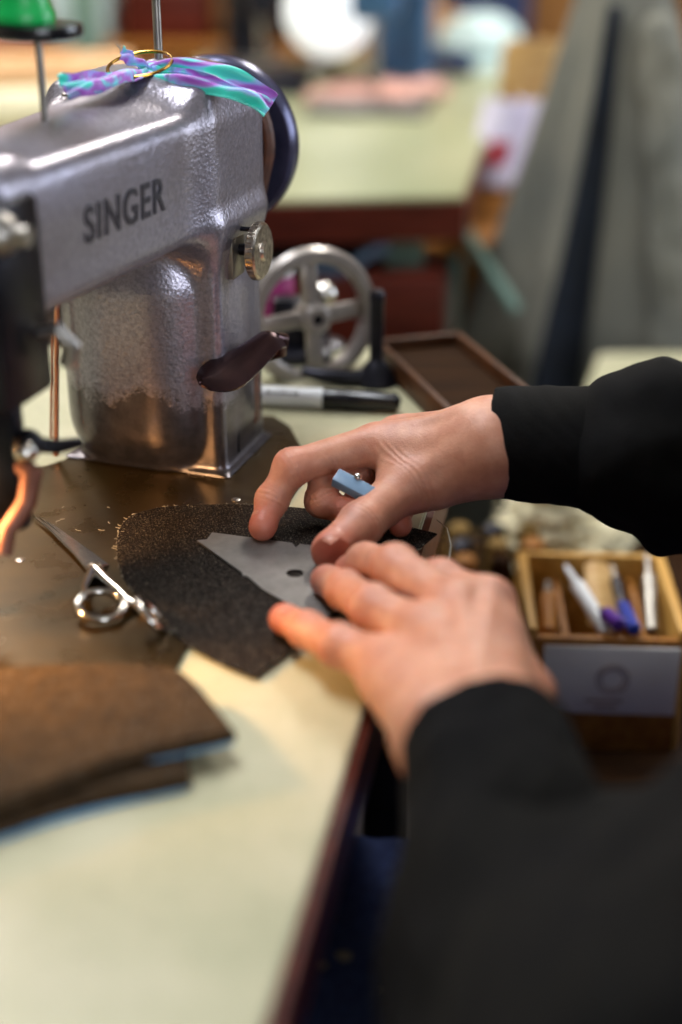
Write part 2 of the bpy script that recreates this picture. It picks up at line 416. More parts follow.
        for _ in range(smooth):
            S = np.zeros_like(P); C_ = np.zeros(n)
            for x in range(4):
                np.add.at(S, F[:, x], P[F[:, (x+1) % 4]]); np.add.at(C_, F[:, x], 1)
                np.add.at(S, F[:, x], P[F[:, (x+3) % 4]]); np.add.at(C_, F[:, x], 1)
            P = P*.5+.5*S/C_[:, None]
        P = P*s.h+s.lo
        mb = mb or MB(mat)
        mb.add([tuple(p) for p in P], [tuple(int(i) for i in f) for f in F]); return mb
def folds(amp, fr, seed, stretch=(1, 1, 1)):
    r = np.random.RandomState(seed); ks = [(r.randn(3)*np.array(stretch)*fr*(1.35**i), r.rand()*6.28, amp/(1.25**i)) for i in range(6)]
    def fn(X, Y, Z):
        o = 0
        for k, p, a in ks: o = o+a*np.sin(k[0]*X+k[1]*Y+k[2]*Z+p+1.3*np.sin(k[1]*X*.7-k[0]*Z*.8+p))
        return o*.5
    return fn

# ================================================================== THE ROOM
def struct(mb, name, mat, **kw): return build(mb, name, mat, kind='structure', **kw)
FL = -T
struct(MB().box((0, 1.05, FL-.05), (6.6, 7.5, .1)), 'floor', 'floor')
struct(MB().box((0, 1.05, 1.95), (6.6, 7.5, .1)), 'ceiling', 'ceil')
wb = MB().box((0, 4.75, .57), (6.6, .1, 2.66))
struct(wb, 'wall_back', 'slatwood')
tr = MB()
for i in range(58): tr.box((-3.1+i*.108, 4.682, .55), (.082, .035, 2.6), bev=.006, seg=1)
struct(tr, 'trim_1', 'slatwood')
struct(MB().box((-3.25, 1.05, .57), (.1, 7.5, 2.66)), 'wall_left', 'plaster')
wq = MB(); wq.box((-1.4, -2.65, .57), (3.8, .1, 2.66)).box((2.7, -2.65, .57), (1.2, .1, 2.66)).box((1.3, -2.65, -.22), (1.6, .1, 1.08)).box((1.3, -2.65, 1.8), (1.6, .1, .2))
struct(wq, 'wall_front', 'plaster')
wf2 = MB()
for x in (.53, 1.3, 2.07): wf2.box((x, -2.65, 1.0), (.05, .06, 1.4))
for z in (.33, 1.0, 1.68): wf2.box((1.3, -2.65, z), (1.6, .06, .05))
struct(wf2, 'fill_window', 'white')  # unseen window frame, added to go with the front fill light
wr = MB()      # right wall with a window opening
wr.box((3.25, -.9, .57), (.1, 3.6, 2.66)).box((3.25, 3.75, .57), (.1, 2.1, 2.66)).box((3.25, 1.8, -.35), (.1, 1.8, .82)).box((3.25, 1.8, 1.72), (.1, 1.8, .36))
struct(wr, 'wall_right', 'plaster')
wf = MB()
for y in (.93, 1.8, 2.67): wf.box((3.24, y, .8), (.06, .05, 1.5))
for z in (.08, .8, 1.52): wf.box((3.24, 1.8, z), (.06, 1.8, .05))
struct(wf, 'window_1', 'white')
struct(MB().box((0, 4.65, FL+.06), (6.4, .03, .12)), 'baseboard_back', 'darkwood')

# ================================================================== WORK TABLE
def edge_x(y): return .011+(y-.61)*.188
tab = thing('work_table', 'pale green laminate work table carrying the sewing machine, dark red wooden edge', 'table', (-.4, .7, FL))
poly = [(-.95, .12), (edge_x(.12), .12), (edge_x(1.19), 1.19), (-.95, 1.19)]
build(MB().prism(poly, -.004, 0, bev=.0012), 'table_top', 'lam', tab)
pe = [(-.955, .115), (edge_x(.12)+.005, .115), (edge_x(1.19)+.005, 1.195), (-.955, 1.195)]
build(MB().prism(pe, -.042, -.0042), 'edge_board', 'redwood', tab, label='dark red brown wooden edge')
for x, y in ((-.88, .2), (edge_x(.2)-.06, .2), (edge_x(1.10)-.06, 1.13), (-.88, 1.13)):
    build(MB().box((x, y, (FL-.042)/2), (.05, .05, -FL-.042), bev=.004), 'leg', 'darkmetal', tab)
build(MB().box((-.44, 1.13, -.10), (.86, .03, .10)), 'rail', 'darkwood', tab)

# ================================================================== SEWING MACHINE
A18 = R(18); C0 = Vector((-.122, .962, 0))
ua = Vector((math.sin(A18), math.cos(A18), 0)); nb = Vector((math.cos(A18), -math.sin(A18), 0))
MM = Matrix(((ua.x, nb.x, 0, C0.x), (ua.y, nb.y, 0, C0.y), (0, 0, 1, 0), (0, 0, 0, 1)))
def W(a, b, z): return MM @ Vector((a, b, z))
BZ = .0018      # top of the bed plate
sm = thing('sewing_machine', 'grey hammered-metal industrial sewing machine with SINGER lettering on its arm', 'sewing machine', C0)
s = SDF((-.33, -.09, -.01), (.10, .09, .30), .0018)
s.rbox((-.004, -.0055, .08), (.056, .0665, .10), .054, k=0)
s.rbox((-.005, .020, .08), (.040, .0385, .10), .007, k=.003)
s.rbox((-.004, 0, .170), (.041, .052, .09), .007, k=.004)
s.rbox((-.006, .0, .0), (.044, .064, .004), .003, k=.006)
def arm_t(q, h): return [h[0], h[1]-(.06-q[0])*.082, h[2]]
s.rbox((-.115, 0, .207), (.150, .052, .040), .010, k=.03, taper=arm_t)
s.cone((-.25, 0, .222), (.04, 0, .223), .026, .037, k=.026)
s.rbox((-.262, -.002, .193), (.036, .031, .062), .010, k=.012)
s.cone((.04, 0, .207), (.07, 0, .207), .044, .040, k=.01)
s.cone((.0, .004, .256), (.0, .004, .262), .010, .009, k=.012)
s.disp(lambda X, Y, Z: np.where(Z < BZ, (BZ-Z), -1)*0+0*X+0*Y)
sl, X, Y, Z = s.sub(s.lo, s.lo+s.n*s.h); s.D = np.maximum(s.D, (BZ-Z)+0*X+0*Y)
mbod = s.mesh(mat=MM, smooth=2)
build(mbod, 'machine_body', 'paint', sm, sharp=60)
from mathutils.bvhtree import BVHTree
BT = BVHTree.FromPolygons([tuple(v) for v in mbod.v], mbod.f)
# raised face panel strip, column groove cover
def mb(): return MB(MM)
# lettering
def letters(txt, size, mat4, name, matn, parent, ext=.0005, label=None, sx=1., bold=.0):
    cu = bpy.data.curves.new(name, 'FONT'); cu.body = txt; cu.size = size; cu.extrude = ext; cu.align_x = 'CENTER'; cu.align_y = 'CENTER'; cu.offset = bold; cu.space_character = 1.14
    to = bpy.data.objects.new(name+'_tmp', cu); COL.objects.link(to)
    bpy.context.view_layer.update(); dg = bpy.context.evaluated_depsgraph_get()
    me = bpy.data.meshes.new_from_object(to.evaluated_get(dg)); bpy.data.objects.remove(to)
    q = MB(); q.add([Vector((v.co.x*sx, v.co.y, v.co.z)) for v in me.vertices], [list(p.vertices) for p in me.polygons], mat4)
    zd = mat4.to_3x3() @ Vector((0, 0, 1))
    for i, v in enumerate(me.vertices):
        p = q.v[i]-zd*v.co.z; h_ = BT.ray_cast(p+zd*.02, -zd, .05)
        if h_[0] is not None: q.v[i] = h_[0]+zd*(.00035+v.co.z*.3)
    return build(q, name, matn, parent, label=label, smooth=False)
# face plane of the arm on the operator side: passes through these two local points
p1 = Vector((-.01, 0, 0)); slope = .082
def face_b(a): return .052-(.06-(a+.115))*slope
TXT_DIR = (W(-.02, face_b(-.02), .206)-W(-.18, face_b(-.18), .206)).normalized()
ctr = W(-.144, face_b(-.144)+.0012, .207)
X_ = TXT_DIR; Z_ = Vector((X_.y, -X_.x, 0)).normalized(); Y_ = Z_.cross(X_)
tm = Matrix(((X_.x, Y_.x, Z_.x, ctr.x), (X_.y, Y_.y, Z_.y, ctr.y), (X_.z, Y_.z, Z_.z, ctr.z), (0, 0, 0, 1)))
letters('SINGER', .0285, tm, 'lettering', 'print', sm, label='dark SINGER lettering', sx=.86, bold=.0005, ext=.0012)
# machine bed
bedp = [U(-150, 492, 0), U(25, 474, 0), U(64, 462, 0), W(.055, -.055, 0), W(.075, .05, 0), U(290, 428, 0), U(312, 470, 0), U(189, 648, 0), U(170, 683, 0), U(60, 790, 0), U(-260, 800, 0)]
build(MB().prism([(p.x, p.y) for p in bedp], 0.0001, BZ, bev=.0006), 'bed_plate', 'bed', sm, label='dark oily bed plate')
for px, py in ((236, 500), (20, 560)):
    c = U(px, py, BZ); build(MB().lathe([(.0032, 0), (.0032, .0004), (.0024, .0008)], c-Vector((0, 0, .0001)), (0, 0, 1), 20), 'screw', 'steel', sm)
# hand wheel, belt
prof = [(.012, .0), (.022, .0), (.040, .004), (.050, .002), (.058, .0), (.0605, .004), (.0605, .014), (.056, .018), (.050, .016), (.044, .011), (.024, .014), (.018, .024), (.012, .026), (.004, .026)]
hw = build(mb().lathe(prof, (.080, .006, .203), (1, 0, 0), 64), 'hand_wheel', 'handwheel', sm, label='violet grey hand wheel')
build(mb().lathe([(.044, 0), (.046, .002), (.040, .005), (.046, .009), (.046, .011), (.03, .012)], (.066, 0, .207), (1, 0, 0), 48), 'pulley', 'darkmetal', sm)
bp = []
for i in range(25):
    a = R(-8)+math.pi*i/24*1.05; bp.append((.072, .052*math.cos(a), .207+.052*math.sin(a)))
bp = [(.072, .030, .0), (.072, .034, .12), (.072, .044, .17)]+bp+[(.072, -.044, .10), (.072, -.04, .0)]
build(mb().tube(bp, .0042, 8), 'belt', 'leather', sm, label='brown leather drive belt')
# adjusting knob on its bright mount
build(mb().box((-.016, .056, .156), (.022, .013, .040), bev=.002), 'knob_mount', 'steel', sm)
build(mb().cyl((-.014, .055, .154), (-.014, .075, .154), .004).tube([(-.014, .058, .168), (-.014, .073, .168)], .0016), 'knob_shaft', 'darkmetal', sm)
kb = mb(); n = 48
pr = [(.0, -.001), (.006, -.001), (.007, .0), (.0172, .0), (.0187, .001), (.0187, .006), (.0172, .0072), (.007, .0072), (.0055, .009), (.0, .009)]
kb.lathe(pr, (-.014, .072, .154), (0, 1, 0), n)
build(kb, 'adjusting_knob', 'nickel', sm, label='knurled nickel adjusting knob')
kn = mb()
for i in range(36):
    a = 2*math.pi*i/36; kn.cyl((-.014+.0185*math.cos(a), .0735, .154+.0185*math.sin(a)), (-.014+.0185*math.cos(a), .0775, .154+.0185*math.sin(a)), .0008, n=6)
build(kn, 'knurling', 'nickel', sm)
# thumb lever : spoon shaped, curling over at its right end
LT = Vector((-.068, .055, .079)); LPV = Vector((-.010, .086, .098))
def spoon(u, v):
    t = u; d = (LPV-LT); sd = Vector((d.y, -d.x, 0)).normalized()
    wd = .0138*math.sqrt(max(0, 1-(1-min(1, t/.30))**2)+.0004)*(1-.45*max(0, (t-.35)/.65))
    p = LT+d*t+sd*(v-.5)*2*wd
    zz = p.z-.004*math.sin(t*math.pi)+(v-.5)*2*wd*.42-((v-.5)*2)**2*.003-(max(0, t-.88)**2)*.25
    return (p.x, p.y, zz)
build(mb().grid(lambda u, v: spoon(u, v), 30, 14, .0022), 'thumb_lever', 'lever', sm, label='dark brown spoon-shaped lever')
build(mb().tube([(-.012, .085, .0945), (-.006, .088, .092), (-.004, .086, .083), (-.004, .074, .078), (-.004, .056, .077)], [.0040, .0052, .0056, .005, .005], 10).box((-.004, .057, .078), (.020, .006, .030), bev=.002), 'lever_bracket', 'lever', sm)
build(mb().box((-.018, .0575, .045), (.004, .004, .072), bev=.001), 'slot_cover', 'darkmetal', sm)
build(mb().box((.016, .0585, .05), (.012, .003, .060), bev=.001), 'rust_plate', 'leather', sm, label='rusty guide plate')
# oil caps and screws on top, spool pin
build(mb().lathe([(.0028, 0), (.0028, .055), (.0022, .0555), (.0022, .10), (.0, .1005)], (0, .004, .262), (0, 0, 1), 16), 'spool_pin', 'steel', sm)
for a, b in ((-.06, -.03), (.03, -.02)):
    build(mb().lathe([(.005, 0), (.005, .0014), (.004, .002), (.0, .0022)], (a, b, .2555 if a < 0 else .2590), (0, 0, 1), 20), 'oil_cap', 'steel', sm)
# head : face plate, bars, take-up, hooks
hd = mb().box((-.300, -.002, .18), (.008, .058, .13), bev=.004)
build(hd, 'face_plate', 'steel', sm)
build(mb().box((-.262, .036, .185), (.050, .016, .105), bev=.004), 'side_plate', 'darkmetal', sm, label='dark plate on the head')
build(mb().cyl((-.278, .043, .225), (-.278, .052, .225), .011, .009, bev=.002).cyl((-.278, .052, .225), (-.278, .060, .225), .005), 'tension_dial', 'steel', sm)
build(mb().tube([(-.25, .043, .166), (-.25, .056, .170), (-.247, .061, .160), (-.247, .058, .150)], [.0035, .004, .005, .0055], 10), 'thread_guide', 'steel', sm, label='pale thread guide hook')
build(mb().cyl((-.262, 0, .04), (-.262, 0, .14), .0045, bev=.001), 'presser_bar', 'steel', sm)
build(mb().cyl((-.285, 0, .05), (-.285, 0, .14), .0035, bev=.001).cyl((-.285, 0, .02), (-.285, 0, .05), .0009), 'needle_bar', 'chrome', sm)
build(mb().box((-.262, .012, .095), (.014, .045, .075), bev=.004), 'bar_housing', 'darkmetal', sm, label='dark housing of the presser bar')
build(mb().sphere((-.262, .038, .108), .0085).tube([(-.262, .030, .108), (-.252, .050, .104), (-.240, .058, .103)], [.005, .0042, .003], 10), 'presser_lifter', 'darkmetal', sm, label='blued presser foot lifter')
build(mb().sphere((-.268, .040, .106), .0065), 'lifter_ball', 'chrome', sm)
build(mb().tube([(-.262, .028, .098), (-.264, .040, .092), (-.272, .040, .078), (-.282, .033, .066), (-.288, .032, .054)], [.005, .0065, .0055, .0048, .0055], 12), 'finger_guard', 'guard', sm, label='copper-coloured finger guard')
build(mb().box((-.285, .0, .012), (.030, .012, .003), bev=.001).box((-.27, .0, .022), (.008, .008, .022), bev=.002), 'presser_foot', 'chrome', sm)
build(MB().tube([UD(56, 455, .93), UD(57, 300, .93)], .0019, 10).tube([UD(51, 440, .935), UD(52, 330, .935)], .0010, 8), 'lifting_rod', 'copper', sm, label='thin coppery rod behind the arm')
# lamp of the machine
LB = Vector((-.40, .80, 0)); lp = thing('machine_lamp', 'small work lamp on a bent stem at the left of the machine', 'lamp', LB)
LPOS = Vector((-.268, .690, .128))
build(MB().tube([LPOS+Vector((-.03, .04, .045)), LPOS+Vector((-.08, .07, .03)), LB+Vector((0, 0, .12)), LB], .004, 10), 'stem', 'darkmetal', lp)
build(MB().lathe([(.024, 0), (.024, .02), (.018, .038), (.008, .046), (.0, .047)], LPOS, (-.25, .5, .8), 32).v and MB().lathe([(.022, .0), (.0235, .0), (.0235, .02), (.018, .038), (.008, .046), (.0, .047), (.0, .045), (.007, .044), (.016, .036), (.022, .02)], LPOS, (-.3, .3, .9), 32, closed=True), 'lamp_shade', 'darkmetal', lp)
build(MB().sphere(LPOS+Vector((-.004, .004, .012)), .011, n=16), 'bulb', 'bulb', lp)

# ribbon tied round the spool pin, ring
rb = thing('rainbow_ribbon', 'teal and purple rainbow ribbon knotted round the spool pin on the machine', 'ribbon', W(0, .004, .27))
KN = UD(151, 70, W(0, 0, 0).y-.014)
def strip(pts, wid, seed, name, par, nrm=Vector((.1, -.7, .7))):
    P = [Vector(p) for p in pts]; k = len(P)-1
    def f(u, v):
        t = u*k; i = min(int(t), k-1); fr = t-i
        a = P[max(i-1, 0)]; b = P[i]; c = P[i+1]; d = P[min(i+2, k)]
        p = .5*((2*b)+(c-a)*fr+(2*a-5*b+4*c-d)*fr*fr+(3*b-a-3*c+d)*fr**3)
        tg = (c-b).normalized(); sd = tg.cross(nrm).normalized(); nn = sd.cross(tg)
        w = wid[min(i, len(wid)-1)]*(1-fr)+wid[min(i+1, len(wid)-1)]*fr
        return p+sd*(v-.5)*w+nn*(.0022*math.sin(v*9+u*5+seed)*min(1, w/.012)+.001*math.sin(u*17+v*4+seed))
    return build(MB().grid(f, 36, 10, .0007), name, 'satin', par, sharp=80)
yk = KN.y
strip([UD(58, 81, yk-.085), UD(82, 82, yk-.078), UD(115, 77, yk-.05), UD(147, 71, yk-.012)], [.006, .012, .014, .008], 0, 'ribbon_tail', rb)
strip([UD(66, 93, yk-.09), UD(98, 84, yk-.075), UD(130, 77, yk-.045), UD(149, 73, yk-.016)], [.008, .013, .012, .008], 2, 'ribbon_tail', rb)
strip([UD(121, 53, yk-.025), UD(134, 60, yk-.02), UD(150, 70, yk-.012)], [.008, .010, .007], 1, 'ribbon_tail', rb)
strip([UD(150, 68, yk-.012), UD(182, 66, yk-.022), UD(220, 76, yk-.028), UD(255, 92, yk-.03), UD(272, 104, yk-.03)], [.008, .014, .017, .015, .014], 4, 'ribbon_tail', rb)
strip([UD(152, 73, yk-.016), UD(185, 77, yk-.034), UD(220, 88, yk-.04), UD(250, 98, yk-.042), UD(266, 113, yk-.042)], [.008, .012, .013, .013, .009], 7, 'ribbon_tail', rb)
build(MB().torus(KN+Vector((0, 0, .0)), (0, -.3, 1), .0052, .0036, 24, 10).sphere(KN+Vector((.002, -.005, .0)), .0052, (1, .8, 1)), 'knot', 'satin', rb)
fz = MB()
for i in range(9):
    a = UD(119+rng.rand()*6, 52+rng.rand()*3, yk-.005); b = a+Vector((-.004+rng.rand()*.006, -.001, .002+rng.rand()*.006)); fz.tube([a, (a+b)/2+Vector((.0012, 0, .0006)), b], .00018, 4)
build(fz, 'frayed_end', 'thread', rb)
ring = MB().torus(UD(140, 66, yk-.02)+Vector((0, 0, .001)), (-.12, -.25, 1), .0205, .0011, 48, 8)
build(ring, 'brass_ring', 'gold', None, 'thin brass ring lying over the ribbon around the spool pin', 'ring')
# thread stand : black disc and green cone on a steel rod
tc = UD(38, 38, W(-.15, .0, 0).y); tx = tc.x; ty_ = tc.y
build(MB().lathe([(.004, 0), (.021, 0), (.0245, .001), (.0255, .004), (.0245, .0075), (.010, .0085), (.004, .0085)], tc, (0, 0, 1), 48), 'spool_disc', 'blackplastic', sm, label='black spool disc')
build(MB().cyl((tx, ty_, .252), (tx, ty_, tc.z+.07), .0022, n=16), 'spool_rod', 'steel', sm)
cn = thing('thread_cone', 'bright green plastic cone on the black spool disc at upper left', 'cone', tc+Vector((-.007, 0, .0086)))
build(MB().lathe([(.0028, 0), (.0170, .0), (.0175, .0035), (.0165, .006), (.0145, .011), (.009, .06), (.0028, .06)], tc+Vector((-.007, 0, .0086)), (0, 0, 1), 40), 'cone_body', 'green', cn)

# ================================================================== THINGS ON THE TABLE
def fray(outline, z, parent, n=160, seed=3, L=.0022):
    r = random.Random(seed); q = MB(); k = len(outline)
    for _ in range(n):
        i = r.randrange(k); a = outline[i]; b = outline[(i+1) % k]; t = r.random(); p = a.lerp(b, t)
        nr = Vector((b.y-a.y, a.x-b.x, 0)).normalized(); e = p+nr*L*(r.random()*2-.6)+Vector(((r.random()-.5)*L*1.6, (r.random()-.5)*L*1.6, 0))
        q.tube([(p.x, p.y, z), (e.x, e.y, z+.0004*r.random())], .00016, 4)
    o = build(q, 'frayed_thread', 'thread', parent, label='pale frayed edge threads'); o['kind'] = 'stuff'
def smoothpoly(pts, it=2, keep=()):
    P = [Vector((p.x, p.y, 0)) for p in pts]; K = [i in keep for i in range(len(P))]
    for _ in range(it):
        Q = []; Kn = []
        n = len(P)
        for i in range(n):
            a = P[i]; b = P[(i+1) % n]
            if K[i]: Q.append(a); Kn.append(True)
            else: Q.append(a.lerp(b, .25)); Kn.append(False)
            if not K[(i+1) % n]: Q.append(a.lerp(b, .75)); Kn.append(False)
        P, K = Q, Kn
    return P
def cloth_slab(poly, z, th):
    q = MB(); q.prism([(p.x, p.y) for p in poly], z, z+th, bev=th*.3); return q
zc = BZ+.0002
dp = [(115, 548), (121, 522), (150, 509), (200, 506), (255, 505), (320, 511), (380, 521), (437, 535), (415, 553), (360, 600), (300, 645), (256, 679), (213, 662), (170, 634), (142, 604), (121, 578)]
dpoly = smoothpoly([U(x, y, zc) for x, y in dp], 3, keep=(7, 11))
dn = build(cloth_slab(dpoly, zc, .0013), 'denim_piece', 'denim', None, 'dark charcoal denim piece under the metal template', 'fabric')
fray(dpoly, zc+.001, dn, 260)
# triangular template
zt = zc+.0015
tp = [(197, 542), (207, 541), (212, 534), (292, 544.5), (296, 549), (300, 545.5), (360, 553), (424, 561), (416, 572), (380, 603), (352, 628), (343, 640), (329, 628), (263, 591), (247, 577.5), (243, 577.5), (242, 574)]
tq = [U(x, y, zt) for x, y in tp]
bm = bmesh.new()
def loop(pts, z): return [bm.verts.new((p.x, p.y, z)) for p in pts]
hc = U(295, 575, zt); hole = [hc+Vector((.0052*math.cos(2*math.pi*i/28), .0052*math.sin(2*math.pi*i/28), 0)) for i in range(28)]
s0 = U(326, 623, zt); s1 = U(344, 609, zt); sd = (s1-s0).normalized(); sp = Vector((-sd.y, sd.x, 0))
slot = [s0+sp*.002, s0-sp*.002, s1-sp*.002, s1+sp*.002]
loops = [loop(c, zt) for c in (tq, hole, slot)]
for lpv in loops:
    for i in range(len(lpv)): bm.edges.new((lpv[i], lpv[(i+1) % len(lpv)]))
bmesh.ops.triangle_fill(bm, use_beauty=True, use_dissolve=False, edges=bm.edges[:])
r_ = bmesh.ops.extrude_face_region(bm, geom=bm.faces[:])
for e in r_['geom']:
    if isinstance(e, bmesh.types.BMVert): e.co.z = zt+.0012
bmesh.ops.recalc_face_normals(bm, faces=bm.faces[:]); bm.verts.index_update()
tmb = MB(); tmb.add([v.co.copy() for v in bm.verts], [[v.index for v in f.verts] for f in bm.faces]); bm.free()
build(tmb, 'marking_template', 'alu', None, 'grey metal triangular template with round hole held under the fingers', 'template', sharp=20)
# loose thread by the table edge
build(MB().tube([U(437, 520, .002), U(447, 528, .01), U(451, 545, .012), U(449, 560, .008), U(453, 575, .002), U(448, 590, .0005)], .00032, 5), 'loose_thread', 'thread', None, 'fine white thread curling off the denim corner', 'thread')

# scissors
sc = thing('embroidery_scissors', 'small open-ringed steel scissors lying on the dark bed plate', 'scissors', U(98, 590, BZ))
zs = BZ
def blade(p0, p1, w, name, dz):
    a = U(*p0, zs); b = U(*p1, zs); d = (b-a).normalized(); q = Vector((-d.y, d.x, 0))
    L = (b-a).length
    poly_ = [a, a+d*L*.25+q*w*.45, a+d*L*.8+q*w*.9, b+q*w, b-q*w*.7, a+d*L*.7-q*w*.25, a+d*L*.3-q*w*.06]
    m = MB().prism([(p.x, p.y) for p in poly_], zs+.0003+dz, zs+.0022+dz, bev=.0007)
    return build(m, name, 'chrome', sc)
blade((33, 519), (96, 576), .0058, 'blade', .0018)
blade((40, 519), (99, 570), .0068, 'blade', .0)
pv = U(95, 573, zs)
build(MB().lathe([(.0042, 0), (.0042, .0012), (.003, .002), (0, .0024)], pv+Vector((0, 0, .004)), (0, 0, 1), 20), 'pivot_screw', 'nickel', sc)
rc1 = U(101, 605, zs+.006)
def P3(px, py, dz): return U(px, py, zs+dz)
build(MB().tube([P3(93, 570, .003), P3(88, 580, .004), P3(84, 588, .005), P3(86, 596, .006)], [.0036, .0028, .0024, .0026], 12), 'shank', 'chrome', sc)
build(MB().torus(rc1, (.10, -.15, 1), .0130, .0024, 40, 12, sc=.9), 'finger_ring', 'chrome', sc)
build(MB().tube([P3(96, 571, .003), P3(108, 582, .0035), P3(120, 592, .004), P3(128, 601, .004), P3(138, 606, .004)], [.0040, .003, .0026, .0025, .0028], 12), 'shank', 'chrome', sc)
rc2 = U(152, 616, zs+.0065)
build(MB().torus(rc2, (.8, .25, .65), .0120, .0026, 40, 12, sc=.9), 'finger_ring', 'chrome', sc)
# tiny scraps of thread on the bed
q = MB()
for i in range(8):
    p = U(60+rng.rand()*60, 505+rng.rand()*30, BZ+.0002); a = rng.rand()*6; l = .001+.002*rng.rand()
    q.tube([p, p+Vector((l*math.cos(a), l*math.sin(a), .0003)), p+Vector((l*1.6*math.cos(a+.5), l*1.6*math.sin(a+.5), 0))], .00016, 4)
build(q, 'lint', 'thread', None, 'specks of pale lint scattered on the dark bed plate', 'lint', kind='stuff')

# two folded brown denim pieces at lower left
def fab(px, z, th, name, matn, label, sm_it=2, keep=()):
    pl = smoothpoly([U(x, y, z) for x, y in px], sm_it, keep)
    return pl, build(cloth_slab(pl, z, th), name, matn, None, label, 'fabric')
b1 = [(-120, 735), (0, 716), (100, 705), (181, 680), (191, 786), (150, 796), (95, 806), (40, 822), (0, 838), (-150, 880)]
pl, lower = fab(b1, .0001+BZ, .0075, 'denim_cutting', 'denim2', 'lower brown denim piece with blue underside at left table edge', 2, (3, 4))
def layer(pxs, z, th, par, name, lab):
    pl = smoothpoly([U(x, y, z) for x, y in pxs], 2, ()); return build(cloth_slab(pl, z, th), name, 'denimback', par, label=lab)
layer([(-150, 885), (0, 843), (40, 828), (100, 811), (150, 799), (192, 790), (189, 780), (100, 790), (0, 815), (-150, 850)], .0002, .002, lower, 'fabric_underside', 'bright blue underside')
b2 = [(-130, 688), (0, 676), (60, 672), (120, 672), (176, 675), (196, 690), (236, 740), (188, 752), (120, 766), (60, 790), (0, 812), (-130, 850)]
pl2, upper = fab(b2, BZ+.0105, .006, 'denim_cutting', 'denim2', 'upper brown denim piece with rounded corner, lying across the other', 2, (6,))
layer([(140, 764), (188, 755), (238, 745), (232, 734), (150, 748)], BZ+.0078, .0024, upper, 'fabric_underside', 'bright blue underside')

# marker pen
mk = thing('marker_pen', 'black marker pen with white label lying behind the machine column', 'pen', U(335, 404, 0))
m0 = U(258, 395, .008); m1 = U(407, 403, .008); md = (m1-m0).normalized(); 
build(MB().lathe([(.0, 0), (.006, 0), (.0076, .002), (.0078, .052)], m0, md, 28), 'barrel', 'white', mk, label='pale grey barrel')
build(MB().lathe([(.0080, 0), (.0080, .016), (.0084, .017), (.0074, .056), (.004, .060), (0, .0605)], m0+md*.052, md, 28), 'cap', 'blackplastic', mk, label='black cap')
q = MB()
fr = Vector((0, -.75, .66)).normalized(); upv = md.cross(fr).normalized()
xx = .006
for i, l in enumerate((.006, .004, .005, .003, .006)):
    c = m0+md*(xx+l/2)+fr*.0077; rot = Matrix((md, upv, fr)).transposed().to_4x4()
    q.box(c, (l*.8, .0022, .0004), rot=rot); xx += l+.0008
build(q, 'print', 'print', mk, label='dark illegible print')

# spoked wheel device
wd = thing('spoked_wheel', 'grey four-spoked metal wheel standing behind the machine column', 'wheel', U(316, 388, 0))
wc = UD(312, 317, 1.12); wn = Vector((.42, -.9, .06)).normalized()
RW = .0560
build(MB().lathe([(RW-.0115, -.004), (RW-.008, -.0075), (RW-.001, -.0070), (RW+.002, 0), (RW-.001, .0070), (RW-.008, .0075), (RW-.0115, .004)], wc, wn, 72, closed=True), 'rim', 'wheelgrey', wd)
sx_ = wn.cross(Vector((0, 0, 1))).normalized(); sy_ = sx_.cross(wn).normalized()
for k in range(4):
    a = R(-3)+k*math.pi/2; d = sx_*math.cos(a)+sy_*math.sin(a); pq = wn.cross(d)
    rot = Matrix((d, pq, wn)).transposed().to_4x4()
    build(MB().box(wc+d*(RW*.45), (RW*.82, .0140, .007), rot=rot, bev=.0022), 'spoke', 'wheelgrey', wd)
build(MB().lathe([(.0, -.013), (.006, -.013), (.012, -.011), (.013, -.004), (.013, .008), (.010, .012), (0, .012)][::1], wc, -wn*-1, 32).v and MB().lathe([(.0045, .006), (.0045, .013), (.0095, .013), (.0125, .010), (.013, -.008), (0, -.010)], wc, wn, 32), 'hub', 'wheelgrey', wd)
build(MB().cyl(wc-wn*.05, wc+wn*.011, .0044), 'axle', 'darkmetal', wd)
post = wc-wn*.045
build(MB().box((post.x, post.y, wc.z/2), (.030, .018, wc.z+.01), bev=.004).box((post.x, post.y, .006), (.07, .05, .012), bev=.003), 'bearing_stand', 'darkmetal', wd)
# black iron post to the right
bp_ = thing('iron_post', 'short dark iron post with round foot right of the spoked wheel', 'post', U(376, 385, 0))
c = U(376, 383, 0)
build(MB().lathe([(.006, .0), (.0065, .01), (.0058, .012), (.0058, .060), (.0064, .062), (.0064, .067), (.005, .070), (0, .0705)], c+Vector((0, 0, .008)), (0, 0, 1), 28), 'upright', 'darkmetal', bp_)
build(MB().lathe([(.018, 0), (.0185, .003), (.014, .010), (.008, .018), (.006, .02)], c, (0, 0, 1), 32).tube([c+Vector((0, 0, .006)), c+Vector((-.02, -.006, .006)), c+Vector((-.045, -.004, .008)), c+Vector((-.06, .0, .010))], [.008, .007, .006, .004], 10), 'foot', 'darkmetal', bp_)
